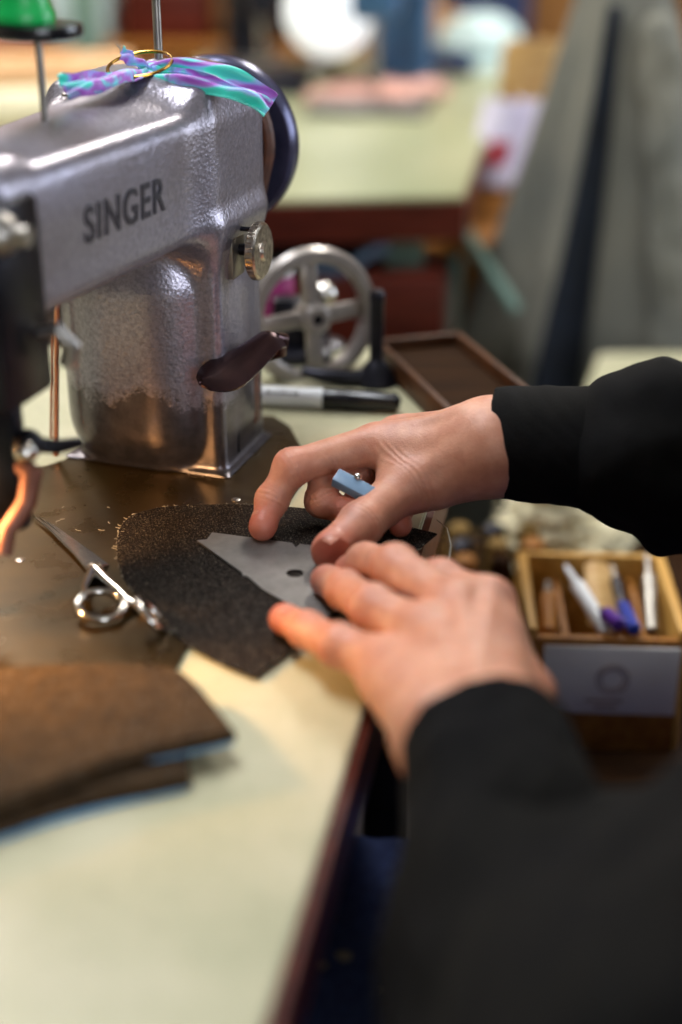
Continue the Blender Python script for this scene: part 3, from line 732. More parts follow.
# thread spool, chrome ball
def spool(name, px, py, Y, matn, label, r=.014, h=.034):
    p = UD(px, py, Y); t = thing(name, label, 'thread spool', (p.x, p.y, 0))
    z0 = 0
    build(MB().lathe([(r*.35, .0), (r*1.05, .0), (r*1.05, .003), (r*.4, .004), (r*.4, h), (r*1.02, h+.001), (r*1.02, h+.004), (r*.35, h+.004)], (p.x, p.y, z0), (0, 0, 1), 32), 'spool_core', 'white', t)
    build(MB().lathe([(r*.42, .004), (r*.95, .005), (r*1.05, .008), (r*1.05, h-.004), (r*.95, h-.001), (r*.42, h)], (p.x, p.y, z0), (0, 0, 1), 32), 'wound_thread', matn, t)
    return t
spool('thread_spool', 270, 300, 1.20, 'magenta', 'magenta thread spool seen through the spoked wheel', r=.020, h=.062)
spool('thread_spool', 283, 375, 1.17, 'black', 'squat black thread spool low behind the wheel spokes', r=.013, h=.02)
kn_ = thing('steel_knob', 'bright steel ball knob on a short stem behind the spoked wheel', 'knob', (UD(324, 295, 1.19).x, 1.19, 0))
kc = UD(324, 294, 1.19)
build(MB().sphere(kc, .011), 'ball', 'chrome', kn_); build(MB().cyl((kc.x, kc.y, 0), kc, .004), 'stem', 'darkmetal', kn_)
build(MB().lathe([(.018, 0), (.018, .004), (.005, .009)], (kc.x, kc.y, 0), (0, 0, 1), 24), 'foot', 'darkmetal', kn_)
# wooden tray
ty = thing('wooden_tray', 'dark brown shallow wooden tray with raised rim at the table corner', 'tray', (.075, 1.06, 0))
TR = Matrix.Translation((.094, 1.062, 0)) @ Matrix.Rotation(R(17), 4, 'Z')
q = MB(TR).box((0, 0, .006), (.074, .19, .010)); build(q, 'tray_bottom', 'darkwood', ty)
q = MB(TR)
q.box((-.036, 0, .0105), (.006, .20, .021), bev=.0015).box((.036, 0, .0105), (.006, .20, .021), bev=.0015).box((0, .098, .0105), (.072, .006, .021), bev=.0015).box((0, -.098, .0105), (.072, .006, .021), bev=.0015)
build(q, 'rim', wood('tray_rim_wood', '#2f190b', '#4e2d15', stretch=(12, 1, 12)), ty, label='lighter brown rim')

# ================================================================== THE PERSON
pn = thing('person', 'person in black sweatshirt and dark jeans, both hands marking denim at the machine', 'person', (.34, .60, FL))
# ---- right hand (far): finger joints in table coordinates
def fingers(S, chains, k=.0035):
    for ch in chains:
        for (a, ra), (b, rb_) in zip(ch[:-1], ch[1:]): S.cone(a, b, ra, rb_, k=k)
RH = dict(
 W=Vector((.100, .832, .054)),
 I=[(Vector((.0225, .8425, .0505)), .0128), (U(292, 467, .043), .0108), (U(272, 500, .024), .0094), (U(263, 526, .0125), .0083)],
 M=[(Vector((.036, .862, .048)), .0122), (Vector((-.010, .834, .034)), .0104), (Vector((-.0125, .822, .0195)), .0094), (Vector((.003, .818, .0135)), .0088)],
 Rg=[(Vector((.050, .876, .042)), .0115), (Vector((.012, .848, .026)), .0098), (Vector((.012, .832, .0145)), .0086), (Vector((.026, .826, .0125)), .0082)],
 P=[(Vector((.064, .880, .034)), .0105), (Vector((.036, .850, .020)), .0085), (Vector((.038, .826, .0125)), .0076), (Vector((.037, .803, .0115)), .0070)],
 T=[(U(462, 466, .038), .0185), (U(404, 487, .031), .0152), (U(361, 524, .0215), .0128), (U(331, 550, .0155), .0114)])
def hand(H, lo, hi, h, palm, extra=None):
    S = SDF(lo, hi, h)
    palm(S, H)
    base = S.D.copy(); out = None
    for key in ('I', 'M', 'Rg', 'P', 'T'):
        S.D = np.full_like(base, .05)
        ch = H[key]
        for (a, ra), (b, rb_) in zip(ch[:-1], ch[1:]): S.cone(a, b, ra, rb_, k=.003)
        # knuckle swellings and pads
        for i in (1, 2): 
            p, r = ch[i]; S.cone(p, p, r*1.06, r*1.06, k=.005)
        p, r = ch[3]; q, _ = ch[2]; S.cone(p, p+(p-q).normalized()*.0015, r*1.0, r*.93, k=.003)
        k = .010 if key == 'T' else .007
        A = base; d = S.D; hh = np.maximum(k-np.abs(A-d), 0)/k; f = np.minimum(A, d)-hh*hh*k*.25
        out = f if out is None else np.minimum(out, f)
    S.D = out
    # creases across the joints
    for key in ('I', 'M', 'Rg', 'P', 'T'):
        ch = H[key]
        for i in (1, 2):
            c, r = ch[i]; a = (ch[i+1][0]-ch[i-1][0]).normalized()
            lo_ = np.array(c)-r*1.7; hi_ = np.array(c)+r*1.7
            def cr(X, Y, Z, c=c, a=a, r=r):
                t = (X-c.x)*a.x+(Y-c.y)*a.y+(Z-c.z)*a.z
                return .00042*np.cos(t/.0030*2*math.pi+.8*np.sin(400*(X+Z)))*np.exp(-(t/.0042)**2)
            S.disp(cr, lo_, hi_)
    if extra: extra(S, H)
    return S
def palmR(S, H):
    Wv = H['W']; k = .012
    for key, w in (('I', .9), ('M', .95), ('Rg', .9), ('P', .85)):
        m = H[key][0][0]; off = {'I': Vector((0, -.012, .004)), 'M': Vector((0, -.004, .006)), 'Rg': Vector((0, .006, .002)), 'P': Vector((0, .014, -.004))}[key]
        S.cone(m, Wv+off+Vector((-.008, 0, 0)), H[key][0][1]*w, .017, k=k)
    S.cone(H['T'][0][0], Wv+Vector((-.004, -.006, -.008)), .019, .021, k=.016)
    S.cone(H['T'][1][0], H['I'][0][0]+Vector((.022, -.002, -.010)), .010, .012, k=.018)      # web
    S.ell((H['T'][1][0]+H['I'][0][0])/2+Vector((.016, .002, .0)), (.024, .012, .014), Matrix.Rotation(R(20), 4, 'Y'), k=.014)
    S.cone(Wv, Wv+Vector((.10, -.02, .004)), .0275, .030, k=.018)
    S.cone(Wv+Vector((-.01, -.006, .002)), H['T'][1][0]+Vector((.02, 0, .003)), .024, .016, k=.016)
    # tendons over the back of the hand
    for key, z in (('I', .012), ('M', .0125)):
        m = H[key][0][0]; S.cone(m+Vector((.008, 0, z*.86)), Wv+Vector((-.022, -.004, .0225)), .0026, .0022, k=.008)
    S.cone(H['T'][1][0]+Vector((.004, -.008, .011)), Wv+Vector((-.012, -.017, .014)), .0028, .0028, k=.009)
SR = hand(RH, (-.075, .755, -.004), (.175, .925, .095), .0010, palmR)
mR = SR.mesh(smooth=1)
# ---- left hand (near)
LH = dict(
 W=Vector((.0615, .545, .026)),
 P=[(U(384, 664, .022), .0120), (U(338, 645, .023), .0092), (U(307, 630, .017), .0082), (U(285, 619, .0125), .0074)],
 Rg=[(U(424, 636, .030), .0128), (U(372, 607, .033), .0102), (U(345, 590, .023), .0090), (U(327, 581, .0125), .0082)],
 M=[(U(455, 612, .034), .0130), (U(395, 567, .038), .0106), (U(366, 563, .024), .0094), (U(350, 572, .0125), .0085)],
 I=[(U(487, 608, .032), .0128), (U(440, 582, .034), .0104), (U(412, 577, .022), .0092), (U(392, 576, .0125), .0084)],
 T=[(Vector((.082, .558, .018)), .0165), (Vector((.092, .60, .014)), .0135), (Vector((.088, .64, .012)), .0110), (Vector((.078, .665, .0115)), .0098)])
LH = {k: ([(p, rr*(1.12 if k != 'T' else 1)) for p, rr in v] if k != 'W' else v) for k, v in LH.items()}
def palmL(S, H):
    Wv = H['W']; k = .012
    for key, off in (('P', Vector((-.016, .004, 0))), ('Rg', Vector((-.006, .004, .004))), ('M', Vector((.006, .004, .005))), ('I', Vector((.016, .004, .002)))):
        S.cone(H[key][0][0], Wv+off, H[key][0][1]*.95, .0170, k=k)
    S.cone(H['P'][0][0]+Vector((.0, -.012, -.002)), Wv+Vector((-.016, .012, -.002)), .012, .017, k=.014)
    S.cone(H['T'][0][0], Wv+Vector((.012, 0, 0)), .0165, .019, k=.014)
    S.cone(H['T'][1][0]+Vector((-.006, -.004, 0)), H['I'][0][0]+Vector((.004, -.02, -.006)), .011, .012, k=.014)
    S.cone(Wv+Vector((-.012, .0, 0)), Wv+Vector((.000, -.075, -.022)), .0235, .025, k=.016)
    S.cone(Wv+Vector((.012, .0, 0)), Wv+Vector((.020, -.075, -.022)), .0235, .025, k=.016)
    for key in ('Rg', 'M', 'I'):
        m = H[key][0][0]; S.cone(m+Vector((.001, -.004, H[key][0][1]*.86)), Wv+Vector((0, .012, .0195)), .0024, .0020, k=.008)
        S.cone(m+Vector((0, 0, .003)), m+Vector((0, 0, .003)), H[key][0][1]*1.0, H[key][0][1]*1.0, k=.006)
SL = hand(LH, (-.065, .44, -.012), (.15, .80, .085), .0012, palmL)
mL = SL.mesh(smooth=1)
# keep finger pads from sinking below the surface they press on
body = MB(); fl = []
def flush_of(P, H):
    P = np.array([tuple(p) for p in P]); f = np.zeros(len(P))
    for key in ('I', 'M', 'Rg', 'P', 'T'):
        ch = H[key]
        for i, w, rr in ((0, .28, .014), (1, .5, .012), (2, .55, .010), (3, 1., .013)):
            c = np.array(ch[i][0]); d = ((P-c)**2).sum(1); f = np.maximum(f, w*np.exp(-d/rr**2*.6))
    return f
for m_, H in ((mR, RH), (mL, LH)):
    body.add(m_.v, m_.f); fl.append(flush_of(m_.v, H))
# ---- rest of the body (mostly under the clothes)
ShR = Vector((.40, .76, .30)); ShL = Vector((.42, .42, .30)); ElR = Vector((.335, .775, .060)); ElL = Vector((.092, .335, -.022))
S = SDF((-.0, .15, -.76), (.66, .98, .78), .0075)
S.cone(RH['W']+Vector((.05, -.01, 0)), ElR, .026, .040, k=.01); S.cone(ElR, ShR, .042, .055, k=.02)
S.cone(LH['W']+Vector((.01, -.06, -.022)), ElL, .025, .040, k=.01); S.cone(ElL, ShL, .042, .055, k=.02)
S.cone(ShR, ShL, .062, .062, k=.03)
S.rbox((.46, .59, .10), (.085, .150, .24), .08, rot=Matrix.Rotation(R(10), 4, 'Y'), k=.03); S.ell((.47, .60, -.19), (.13, .17, .11), k=.05)
HipL = Vector((.44, .54, -.19)); HipR = Vector((.44, .68, -.22)); KnL = Vector((-.01, .60, -.165)); KnR = Vector((.10, .78, -.30))
FtL = Vector((.02, .60, -.69)); FtR = Vector((.14, .80, -.69))
for h_, k_, f_ in ((HipL, KnL, FtL), (HipR, KnR, FtR)): S.cone(h_, k_, .075, .052, k=.03); S.cone(k_, f_, .05, .034, k=.02); S.cone(f_+Vector((0, 0, -.03)), f_+Vector((-.13, 0, -.04)), .035, .026, k=.02)
S.cone((.40, .59, .34), (.365, .59, .46), .055, .052, k=.03)
HC = Vector((.335, .59, .57)); S.ell(HC, (.098, .078, .118), Matrix.Rotation(R(25), 4, 'Y'), k=.02); S.ell(HC+Vector((-.045, 0, -.06)), (.05, .052, .05), k=.03)
S.cone(HC+Vector((-.098, 0, -.005)), HC+Vector((-.115, 0, -.035)), .009, .013, k=.01); S.ell(HC+Vector((-.09, 0, -.078)), (.014, .025, .009), k=.006)
for sg in (-1, 1): S.ell(HC+Vector((.005, .078*sg, -.01)), (.018, .008, .030), k=.006); S.ell(HC+Vector((-.088, .030*sg, .008)), (.012, .016, .010), k=.004, mode='s')
mB = S.mesh(smooth=2); body.add(mB.v, mB.f); fl.append(np.zeros(len(mB.v)))
body.flush = np.concatenate(fl)
build(body, 'body', 'skin', pn, sharp=80)
# nails
def nail(H, key, out, w=.0062, l=.0075, name='fingernail'):
    a, _ = H[key][2]; b, r = H[key][3]; d = (b-a).normalized(); o = Vector(out); o = (o-d*o.dot(d)).normalized(); sd = d.cross(o)
    def f(u, v):
        x = (v-.5)*2; y = (u-.5)*2
        wx = x*w*(1-.25*max(0, y)**2)
        return b+d*(y*l*.8-.0015)+sd*wx+o*(math.sqrt(max(r*r-max(0, y*l*.8)**2*1.1-wx**2*1.02, 1e-8))-.0000-.0004*(abs(y) > .9))
    build(MB().grid(f, 14, 12, .0006), name, 'nail', pn, sharp=80)
nail(RH, 'T', (-.45, -.35, .9), .0076, .0074); nail(RH, 'I', (-.75, .3, .5), .0060, .0062)
for key, o in (('P', (-.2, .2, 1)), ('Rg', (-.3, .5, 1)), ('M', (-.6, .5, .6))): nail(LH, key, o, .0052, .0058)

# ---- sweatshirt
S = SDF((-.03, .10, -.36), (.70, .99, .46), .0042)
wl = LH['W']
S.cone((.185, .814, .056), (.165+.03, .812, .056), .046, .050, k=.01)
S.cone((.185, .812, .057), ElR+Vector((0, 0, -.002)), .050, .064, k=.02); S.cone(ElR, ShR, .068, .088, k=.04)
S.cone(wl+Vector((.008, -.034, -.006)), (.083, .43, -.012), .0410, .064, k=.01); S.cone((.083, .43, -.012), ElL+Vector((.0, 0, -.012)), .062, .080, k=.02); S.cone(ElL, ShL, .075, .088, k=.04); S.cone(ElL, (.175, .42, .01), .07, .075, k=.04); S.cone((.175, .42, .01), (.40, .50, .05), .075, .1, k=.04)
S.cone(ShR, ShL, .09, .09, k=.03)
S.rbox((.455, .59, .06), (.12, .185, .30), .10, rot=Matrix.Rotation(R(10), 4, 'Y'), k=.05)
S.disp(folds(.0055, 24, 3)); S.disp(folds(.0014, 60, 9))
S.cone((.395, .59, .36), (.38, .59, .46), .058, .058, k=.01, mode='s')
sh = build(S.mesh(smooth=2), 'sweatshirt', 'black', pn, sharp=80)
# left forearm sleeve reaches beyond the coarse grid: finer sleeve ends and cuffs
def cuff(a, b, r1, r2, name, seed, h=.0016, ribs=True, sq=1.0):
    a = Vector(a); b = Vector(b); lo = np.minimum(np.array(a), np.array(b))-max(r1, r2)-.012; hi = np.maximum(np.array(a), np.array(b))+max(r1, r2)+.012
    Q = SDF(lo, hi, h); Q.cone(a, b, r1, r2)
    d = (b-a).normalized(); Q.disp(folds(.0010, 70, seed))
    sl, X, Y, Z = Q.sub(Q.lo, Q.lo+Q.n*Q.h)
    cut = -((X-a.x)*d.x+(Y-a.y)*d.y+(Z-a.z)*d.z)     # flat opening at a
    Q.D = np.maximum(Q.D, cut.astype(np.float32)-.0)
    t = ((X-a.x)*d.x+(Y-a.y)*d.y+(Z-a.z)*d.z)
    rr = np.sqrt((X-a.x-d.x*t)**2+(Y-a.y-d.y*t)**2+(Z-a.z-d.z*t)**2)
    Q.D = np.maximum(Q.D, -(np.maximum(rr-(r1-.0035), t-.03)).astype(np.float32))
    return build(Q.mesh(smooth=1), name, 'black', pn, sharp=80)
cuff((.0955, .834, .0555), (.150, .822, .056), .0345, .0385, 'cuff', 4, h=.0014)
cuff(wl+Vector((.004, -.004, 0)), wl+Vector((.012, -.062, -.006)), .0395, .040, 'cuff', 8, h=.0018)
# ---- jeans
S = SDF((-.07, .40, -.74), (.62, .90, -.06), .005)
for h_, k_, f_ in ((HipL, KnL, FtL), (HipR, KnR, FtR)): S.cone(h_, k_, .094, .072, k=.03); S.cone(k_, f_, .070, .052, k=.02)
S.ell((.47, .60, -.19), (.15, .19, .13), k=.05)
S.disp(folds(.003, 50, 12)); S.D = np.maximum(S.D, (-.70-S.sub(S.lo, S.lo+S.n*S.h)[3]).astype(np.float32))
jn_mb = S.mesh(smooth=2); jn = build(jn_mb, 'jeans', 'jeans', pn, sharp=80)
for f_ in (FtL, FtR):
    Q = SDF(np.array(f_)-np.array((.21, .06, .09)), np.array(f_)+np.array((.07, .06, .06)), .004)
    Q.cone(f_+Vector((0, 0, -.03)), f_+Vector((-.13, 0, -.04)), .042, .034, k=.02); Q.cone(f_, f_, .042, .042, k=.02)
    Q.D = np.maximum(Q.D, (FL+.001-Q.sub(Q.lo, Q.lo+Q.n*Q.h)[3]).astype(np.float32)); build(Q.mesh(smooth=1), 'shoe', 'shoe', pn, sharp=60)
JB = BVHTree.FromPolygons([tuple(Vector(v)) for v in jn_mb.v], jn_mb.f); lint = MB()
for px, py, r in ((316, 936, .0022), (345, 956, .0036), (323, 965, .0024), (340, 955, .0026), (378, 990, .0014)):
    d = Vector(ray(px, py)).normalized(); h_ = JB.ray_cast(Vector((0, 0, CH)), d)
    if h_[0] is not None: lint.sphere(h_[0], r, (1, .8, .7), 10)
if lint.v: build(lint, 'lint_specks', 'thread', jn, label='white lint specks')['kind'] = 'stuff'
# hair
Q = SDF(np.array(HC)-.15, np.array(HC)+.17, .006); Q.ell(HC+Vector((.012, 0, .018)), (.105, .086, .118), Matrix.Rotation(R(25), 4, 'Y')); Q.rbox(HC+Vector((-.10, 0, -.055)), (.075, .12, .085), .02, rot=Matrix.Rotation(R(20), 4, 'Y'), mode='s', k=.01); Q.disp(folds(.002, 160, 2))
build(Q.mesh(smooth=1), 'hair', 'hair', pn, sharp=80)
st = thing('stool', 'round wooden stool under the person in the black sweatshirt', 'stool', (.47, .60, FL))
build(MB().lathe([(.0, 0), (.17, 0), (.18, .008), (.18, .022), (.17, .03), (0, .03)], (.47, .60, -.355), (0, 0, 1), 40), 'seat', 'midwood', st)
for k in range(4):
    a = R(45)+k*math.pi/2; build(MB().cyl((.47+.12*math.cos(a), .60+.12*math.sin(a), -.355), (.47+.17*math.cos(a), .60+.17*math.sin(a), FL), .014), 'leg', 'midwood', st)

# tailor's chalk holder in the fingers
ch_ = thing('chalk_holder', 'blue grey square marking stick held in the right fingers', 'marking tool', (.0, .81, .03))
a = UD(335, 477, .806); b = UD(382, 502, .795); d = (b-a).normalized(); s_ = d.cross(Vector((0, -.5, .85))).normalized(); n_ = s_.cross(d)
rot = Matrix((d, s_, n_)).transposed().to_4x4()
build(MB().box((a+b)/2, ((b-a).length, .0095, .0085), rot=rot, bev=.0008), 'stick', 'chalk', ch_)
build(MB().sphere(a.lerp(b, .38)+s_*-.005+n_*.004, .0026), 'metal_bead', 'chrome', ch_)

# ================================================================== RIGHT SIDE: bench, toolbox, clutter
# low shelf
sh_ = thing('low_bench', 'low dark wooden bench right of the work table', 'bench', (.35, 1.15, FL))
build(MB().box((.375, 1.14, -.295), (.55, .48, .03), bev=.003), 'bench_top', 'darkwood', sh_)
for x, y in ((.16, .94), (.62, .94), (.16, 1.34), (.62, 1.34)): build(MB().box((x, y, (FL-.31)/2), (.04, .04, -.31-FL)), 'leg', 'darkwood', sh_)
# toolbox
tb = thing('toolbox', 'small open pine box with grey white card on its front, full of tools', 'box', (.22, 1.045, -.28))
BX = Matrix.Translation((.2160, 1.052, -.28)) @ Matrix.Rotation(R(-3), 4, 'Z')
w_, dpt, hh_ = .120, .132, .105
def bxp(): return MB(BX)
build(bxp().box((0, 0, .004), (w_, dpt, .008)), 'bottom', 'palewood', tb)
build(bxp().box((0, -dpt/2, hh_/2), (w_, .007, hh_), bev=.001), 'front_panel', 'midwood', tb, label='honey coloured front panel')  # warm light on the front is put into its orange wood colour
build(bxp().box((0, dpt/2, hh_/2+.004), (w_, .007, hh_+.008), bev=.001), 'back_panel', 'palewood', tb)
for sg in (-1, 1):
    build(bxp().box((sg*w_/2, 0, hh_/2+.004), (.008, dpt+.006, hh_+.008), bev=.001), 'side_panel', 'palewood', tb)
build(bxp().box((-.03, .01, hh_*.45), (.005, dpt*.9, hh_*.85)).box((.035, .01, hh_*.45), (.005, dpt*.9, hh_*.85)), 'divider', 'midwood', tb)
cd = build(bxp().box((.004, -dpt/2-.0052, .068), (.108, .003, .062), bev=.0006), 'label_card', 'card', tb, label='grey white card')
q = bxp()
for r in (.013, .0095): q.torus((.006, -dpt/2-.0069, .070), (0, 1, 0), r, .0006, 32, 6)
for i, (xo, l) in enumerate(((-.012, .030), (-.006, .018))): q.box((.004+xo*.3, -dpt/2-.0069, .050-i*.006), (l, .0008, .0022))
build(q, 'stamp', 'stamp', cd, label='faded round brown stamp')
def tool(name, label, cat, p0, p1, r, matn, tipm=None):
    t = thing(name, label, cat, BX @ Vector(p0)); a = BX @ Vector((p0[0]*.84, p0[1]*.78, p0[2]-.006)); b = BX @ Vector((p1[0]*.84, p1[1]*.78, p1[2]-.006)); d = b-a
    build(MB().cyl(a, a+d*.72, r, bev=r*.3), 'handle', matn, t); build(MB().cyl(a+d*.72, b, r*.55, r*.3), 'tip', tipm or 'steel', t)
tool('chalk_pencil', 'white pencil with purple end lying slantwise in the toolbox', 'pencil', (.002, -.07, .108), (-.028, .055, .118), .006, 'white', 'white')
tool('marker', 'purple pen lying in the front of the toolbox', 'pen', (.010, -.088, .124), (-.004, -.045, .120), .006, 'purple')
tool('marker', 'blue pen beside the purple pen in the toolbox', 'pen', (.024, -.090, .121), (.020, .0, .112), .0055, 'blue')
tool('screwdriver', 'screwdriver with wooden handle at the left of the toolbox', 'screwdriver', (-.052, -.05, .095), (-.045, .06, .10), .008, 'midwood')
tool('screwdriver', 'steel screwdriver standing at the right of the toolbox', 'screwdriver', (.048, -.05, .10), (.056, .07, .125), .006, 'steel')
tool('file', 'dark file in the middle of the toolbox', 'file', (.026, -.03, .10), (.022, .08, .112), .005, 'darkmetal')
q = bxp(); q.grid(lambda u, v: (-.006+u*.026, .0+v*.055, .078+.004*math.sin(u*4)+.03*v), 8, 8, .002)
build(q, 'paper_packet', 'tanwood', None, 'tan paper packet tucked in the toolbox', 'packet')
# cream work surface behind the sleeve
tD = thing('side_table', 'low side table with cream top behind the right sleeve', 'table', (.75, 1.55, FL))
build(MB().prism([(.235, 1.40), (1.2, 1.40), (1.2, 1.74), (.33, 1.74)], -.22, -.19, bev=.004), 'table_top', 'lam', tD)
for x, y in ((.36, 1.45), (1.14, 1.45), (1.14, 1.69), (.42, 1.69)): build(MB().box((x, y, (FL-.22)/2), (.045, .045, -.22-FL)), 'leg', 'mintmetal', tD)
# crumpled cream cloth
def crumple(cx, cy, z0, w, d, h, matn, name, label, cat='cloth', seed=0, ang=0, group=None):
    S_ = SDF((cx-w, cy-d, z0-.01), (cx+w, cy+d, z0+h*1.6), max(w, d)/45)
    r = np.random.RandomState(seed)
    for i in range(7):
        S_.ell((cx+(r.rand()-.5)*w, cy+(r.rand()-.5)*d, z0+h*.3*r.rand()+h*.1), (w*.42, d*.40, h*(.35+.4*r.rand())), Matrix.Rotation(r.rand()*3, 4, 'Z'), k=.01)
    S_.disp(folds(h*.12, 9/max(w, d)*1.4, seed))
    S_.D = np.maximum(S_.D, (z0+.0005-S_.sub(S_.lo, S_.lo+S_.n*S_.h)[3]).astype(np.float32))
    return build(S_.mesh(smooth=1), name, matn, None, label, cat, sharp=80, group=group)
crumple(.135, 1.02, -.28, .045, .05, .035, 'cream', 'cloth_scrap', 'crumpled cream cloth scrap left of the toolbox', seed=3)
crumple(.245, 1.30, -.28, .10, .06, .10, 'cream', 'cloth_scrap', 'cream cloth bundle behind the toolbox under the sleeve', seed=5)
# pedal mechanism and cones on the floor between the hands
bx0, by0, bz0 = .150, 1.22, -.28
cr = thing('parts_basket', 'small brassy wire basket on the bench beside the table edge', 'basket', (bx0, by0, bz0))
q = MB(); hb = .055
for k in range(4): q.tube([(bx0-hb, by0-hb, bz0+.003+k*.018), (bx0+hb, by0-hb, bz0+.003+k*.018), (bx0+hb, by0+hb, bz0+.003+k*.018), (bx0-hb, by0+hb, bz0+.003+k*.018), (bx0-hb, by0-hb, bz0+.003+k*.018)], .0018, 6)
for k in range(8):
    x = bx0-hb+k*hb/3.5
    for y in (by0-hb, by0+hb): q.cyl((x, y, bz0), (x, y, bz0+.057), .0012, n=6)
    q.tube([(x, by0-hb, bz0+.002), (x, by0+hb, bz0+.002)], .0012, 6)
build(q, 'wire_cage', 'gold', cr)
mats = ['midwood', 'darkwood', 'midwood', 'darkmetal', 'ochre', 'midwood', 'ochre', 'darkmetal', 'ochre']
words = ['honey brown', 'dark brown', 'honey brown', 'blackish', 'ochre', 'honey brown', 'ochre', 'blackish', 'ochre']
for k in range(9):
    x = bx0-.034+.034*(k % 3); y = by0-.034+.034*(k//3)
    build(MB().lathe([(.004, 0), (.0155, 0), (.016, .006), (.010, .070), (.004, .074)], (x, y, bz0+.004), (0, 0, 1), 20), 'thread_cone', mats[k], None, '%s cone of thread in the wire basket, %s row %s' % (words[k], ['nearest', 'middle', 'farthest'][k//3], ['left', 'centre', 'right'][k % 3]), 'thread cone', 'cones in the wire basket')
jar = thing('oil_can', 'small dark oil can on the bench left of the toolbox', 'oil can', (.125, 1.09, -.28))
build(MB().lathe([(.0, 0), (.022, 0), (.023, .004), (.023, .03), (.010, .045), (.004, .05), (.002, .09), (0, .09)], (.125, 1.095, -.28), (0, 0, 1), 24), 'can', 'gold', jar)

# ================================================================== BACKGROUND
# green table
tg = thing('green_table', 'long green-topped workshop table with dark red front in the background', 'table', (-.45, 2.3, FL))
e0 = U(463, 196, 0); e1 = U(505, 58, 0)
gp = [(-.30, e0.y-.04), (e0.x, e0.y), (e1.x+.02, e1.y), (-.30, e1.y)]
build(MB().prism(gp, -.006, 0, bev=.002), 'table_top', 'lamg', tg)
build(MB().prism([(gp[0][0], gp[0][1]-.004), (gp[1][0]+.004, gp[1][1]-.004), (gp[2][0]+.004, gp[2][1]), gp[3]], -.055, -.0062, bev=0), 'edge_board', 'redwood', tg, label='dark red wooden edge')
for x, y in ((-.26, e0.y+.06), (e0.x-.07, e0.y+.06), (e1.x-.07, e1.y-.08), (-.26, e1.y-.08)): build(MB().box((x, y, (FL-.055)/2), (.05, .05, -FL-.055)), 'leg', 'mintmetal', tg)
dr = build(MB().box((-.03, e0.y+.06, -.165), (.33, .16, .13), bev=.006), 'drawer', 'redwood', tg)
build(MB().torus((-.08, e0.y-.022, -.17), (0, 1, 0), .02, .004, 24, 8), 'drawer_pull', 'gold', dr)
build(MB().box((-.07, e0.y+.5, -.42), (.40, .8, .02)), 'shelf', 'darkwood', tg)
q = MB().grid(lambda u, v: (-.30+u*.36, e0.y-.02+v*.3, -.066-.022*math.sin(u*3.1)-.02*v+.01*math.sin(u*21)), 24, 10, .01)
build(q, 'folded_cloth', simple('slate_cloth', '#39485a', '#4c5c70', 30, .9), None, 'slate blue cloth folded between green table and its drawer', 'cloth')
# slanted mint leg right of the table
a = UD(462, 205, 1.9); b = UD(516, 310, 1.86); build(MB().tube([a+Vector((-.02, 0, .0)), b], .008, 8), 'brace', 'mintmetal', tg, label='mint green slanting brace')

def bgmachine(name, base, rz, sc_, matn, label):
    M2 = Matrix.Translation(Vector(base)) @ Matrix.Rotation(rz, 4, 'Z') @ Matrix.Scale(sc_, 4)
    t = thing(name, label, 'sewing machine', base, None)
    S_ = SDF((-.30, -.08, -.005), (.12, .08, .30), .005)
    S_.rbox((.03, 0, .12), (.05, .05, .13), .02); S_.rbox((-.10, 0, .22), (.16, .04, .04), .02, k=.04); S_.rbox((-.24, 0, .19), (.035, .035, .07), .015, k=.02)
    S_.D = np.maximum(S_.D, (-S_.sub(S_.lo, S_.lo+S_.n*S_.h)[3]).astype(np.float32))
    build(S_.mesh(mat=M2, smooth=1), 'machine_body', matn, t, sharp=60)
    build(MB(M2).box((-.10, 0, .006), (.50, .17, .012), bev=.003), 'bed', 'steel', t)
    build(MB(M2).lathe([(.01, 0), (.065, .0), (.068, .006), (.068, .016), (.06, .02), (.01, .022)], (.095, 0, .20), (1, 0, 0), 40), 'hand_wheel', 'chrome', t)
    build(MB(M2).cyl((-.24, 0, .012), (-.24, 0, .14), .005), 'needle_bar', 'chrome', t)
    build(MB(M2).cyl((-.02, 0, .25), (-.02, 0, .42), .004), 'spool_pin', 'chrome', t)
    return t
b0 = U(398, 82, 0); bgmachine('sewing_machine', (b0.x, b0.y, 0), R(80), 1.15, 'bluegrey', 'blue grey sewing machine on the far part of the green table')
b0 = U(225, 62, 0); bgmachine('sewing_machine', (b0.x+.05, b0.y+.0, 0), R(100), .9, 'darkmetal', 'dark sewing machine at the left of the green table')
# round white lamp
wl_ = thing('desk_lamp', 'desk lamp with round white shade above the green table', 'lamp', (U(318, 72, 0).x, U(318, 72, 0).y, 0))
lc = UD(329, 12, 2.62); bs = wl_.location.copy()
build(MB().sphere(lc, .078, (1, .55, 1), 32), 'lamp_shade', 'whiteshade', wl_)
build(MB().tube([bs, bs+Vector((-.02, .05, .18)), lc+Vector((0, .05, .02))], .007, 8), 'arm', 'chrome', wl_)
build(MB().lathe([(.06, 0), (.06, .012), (.012, .02)], bs, (0, 0, 1), 28), 'base', 'darkmetal', wl_)
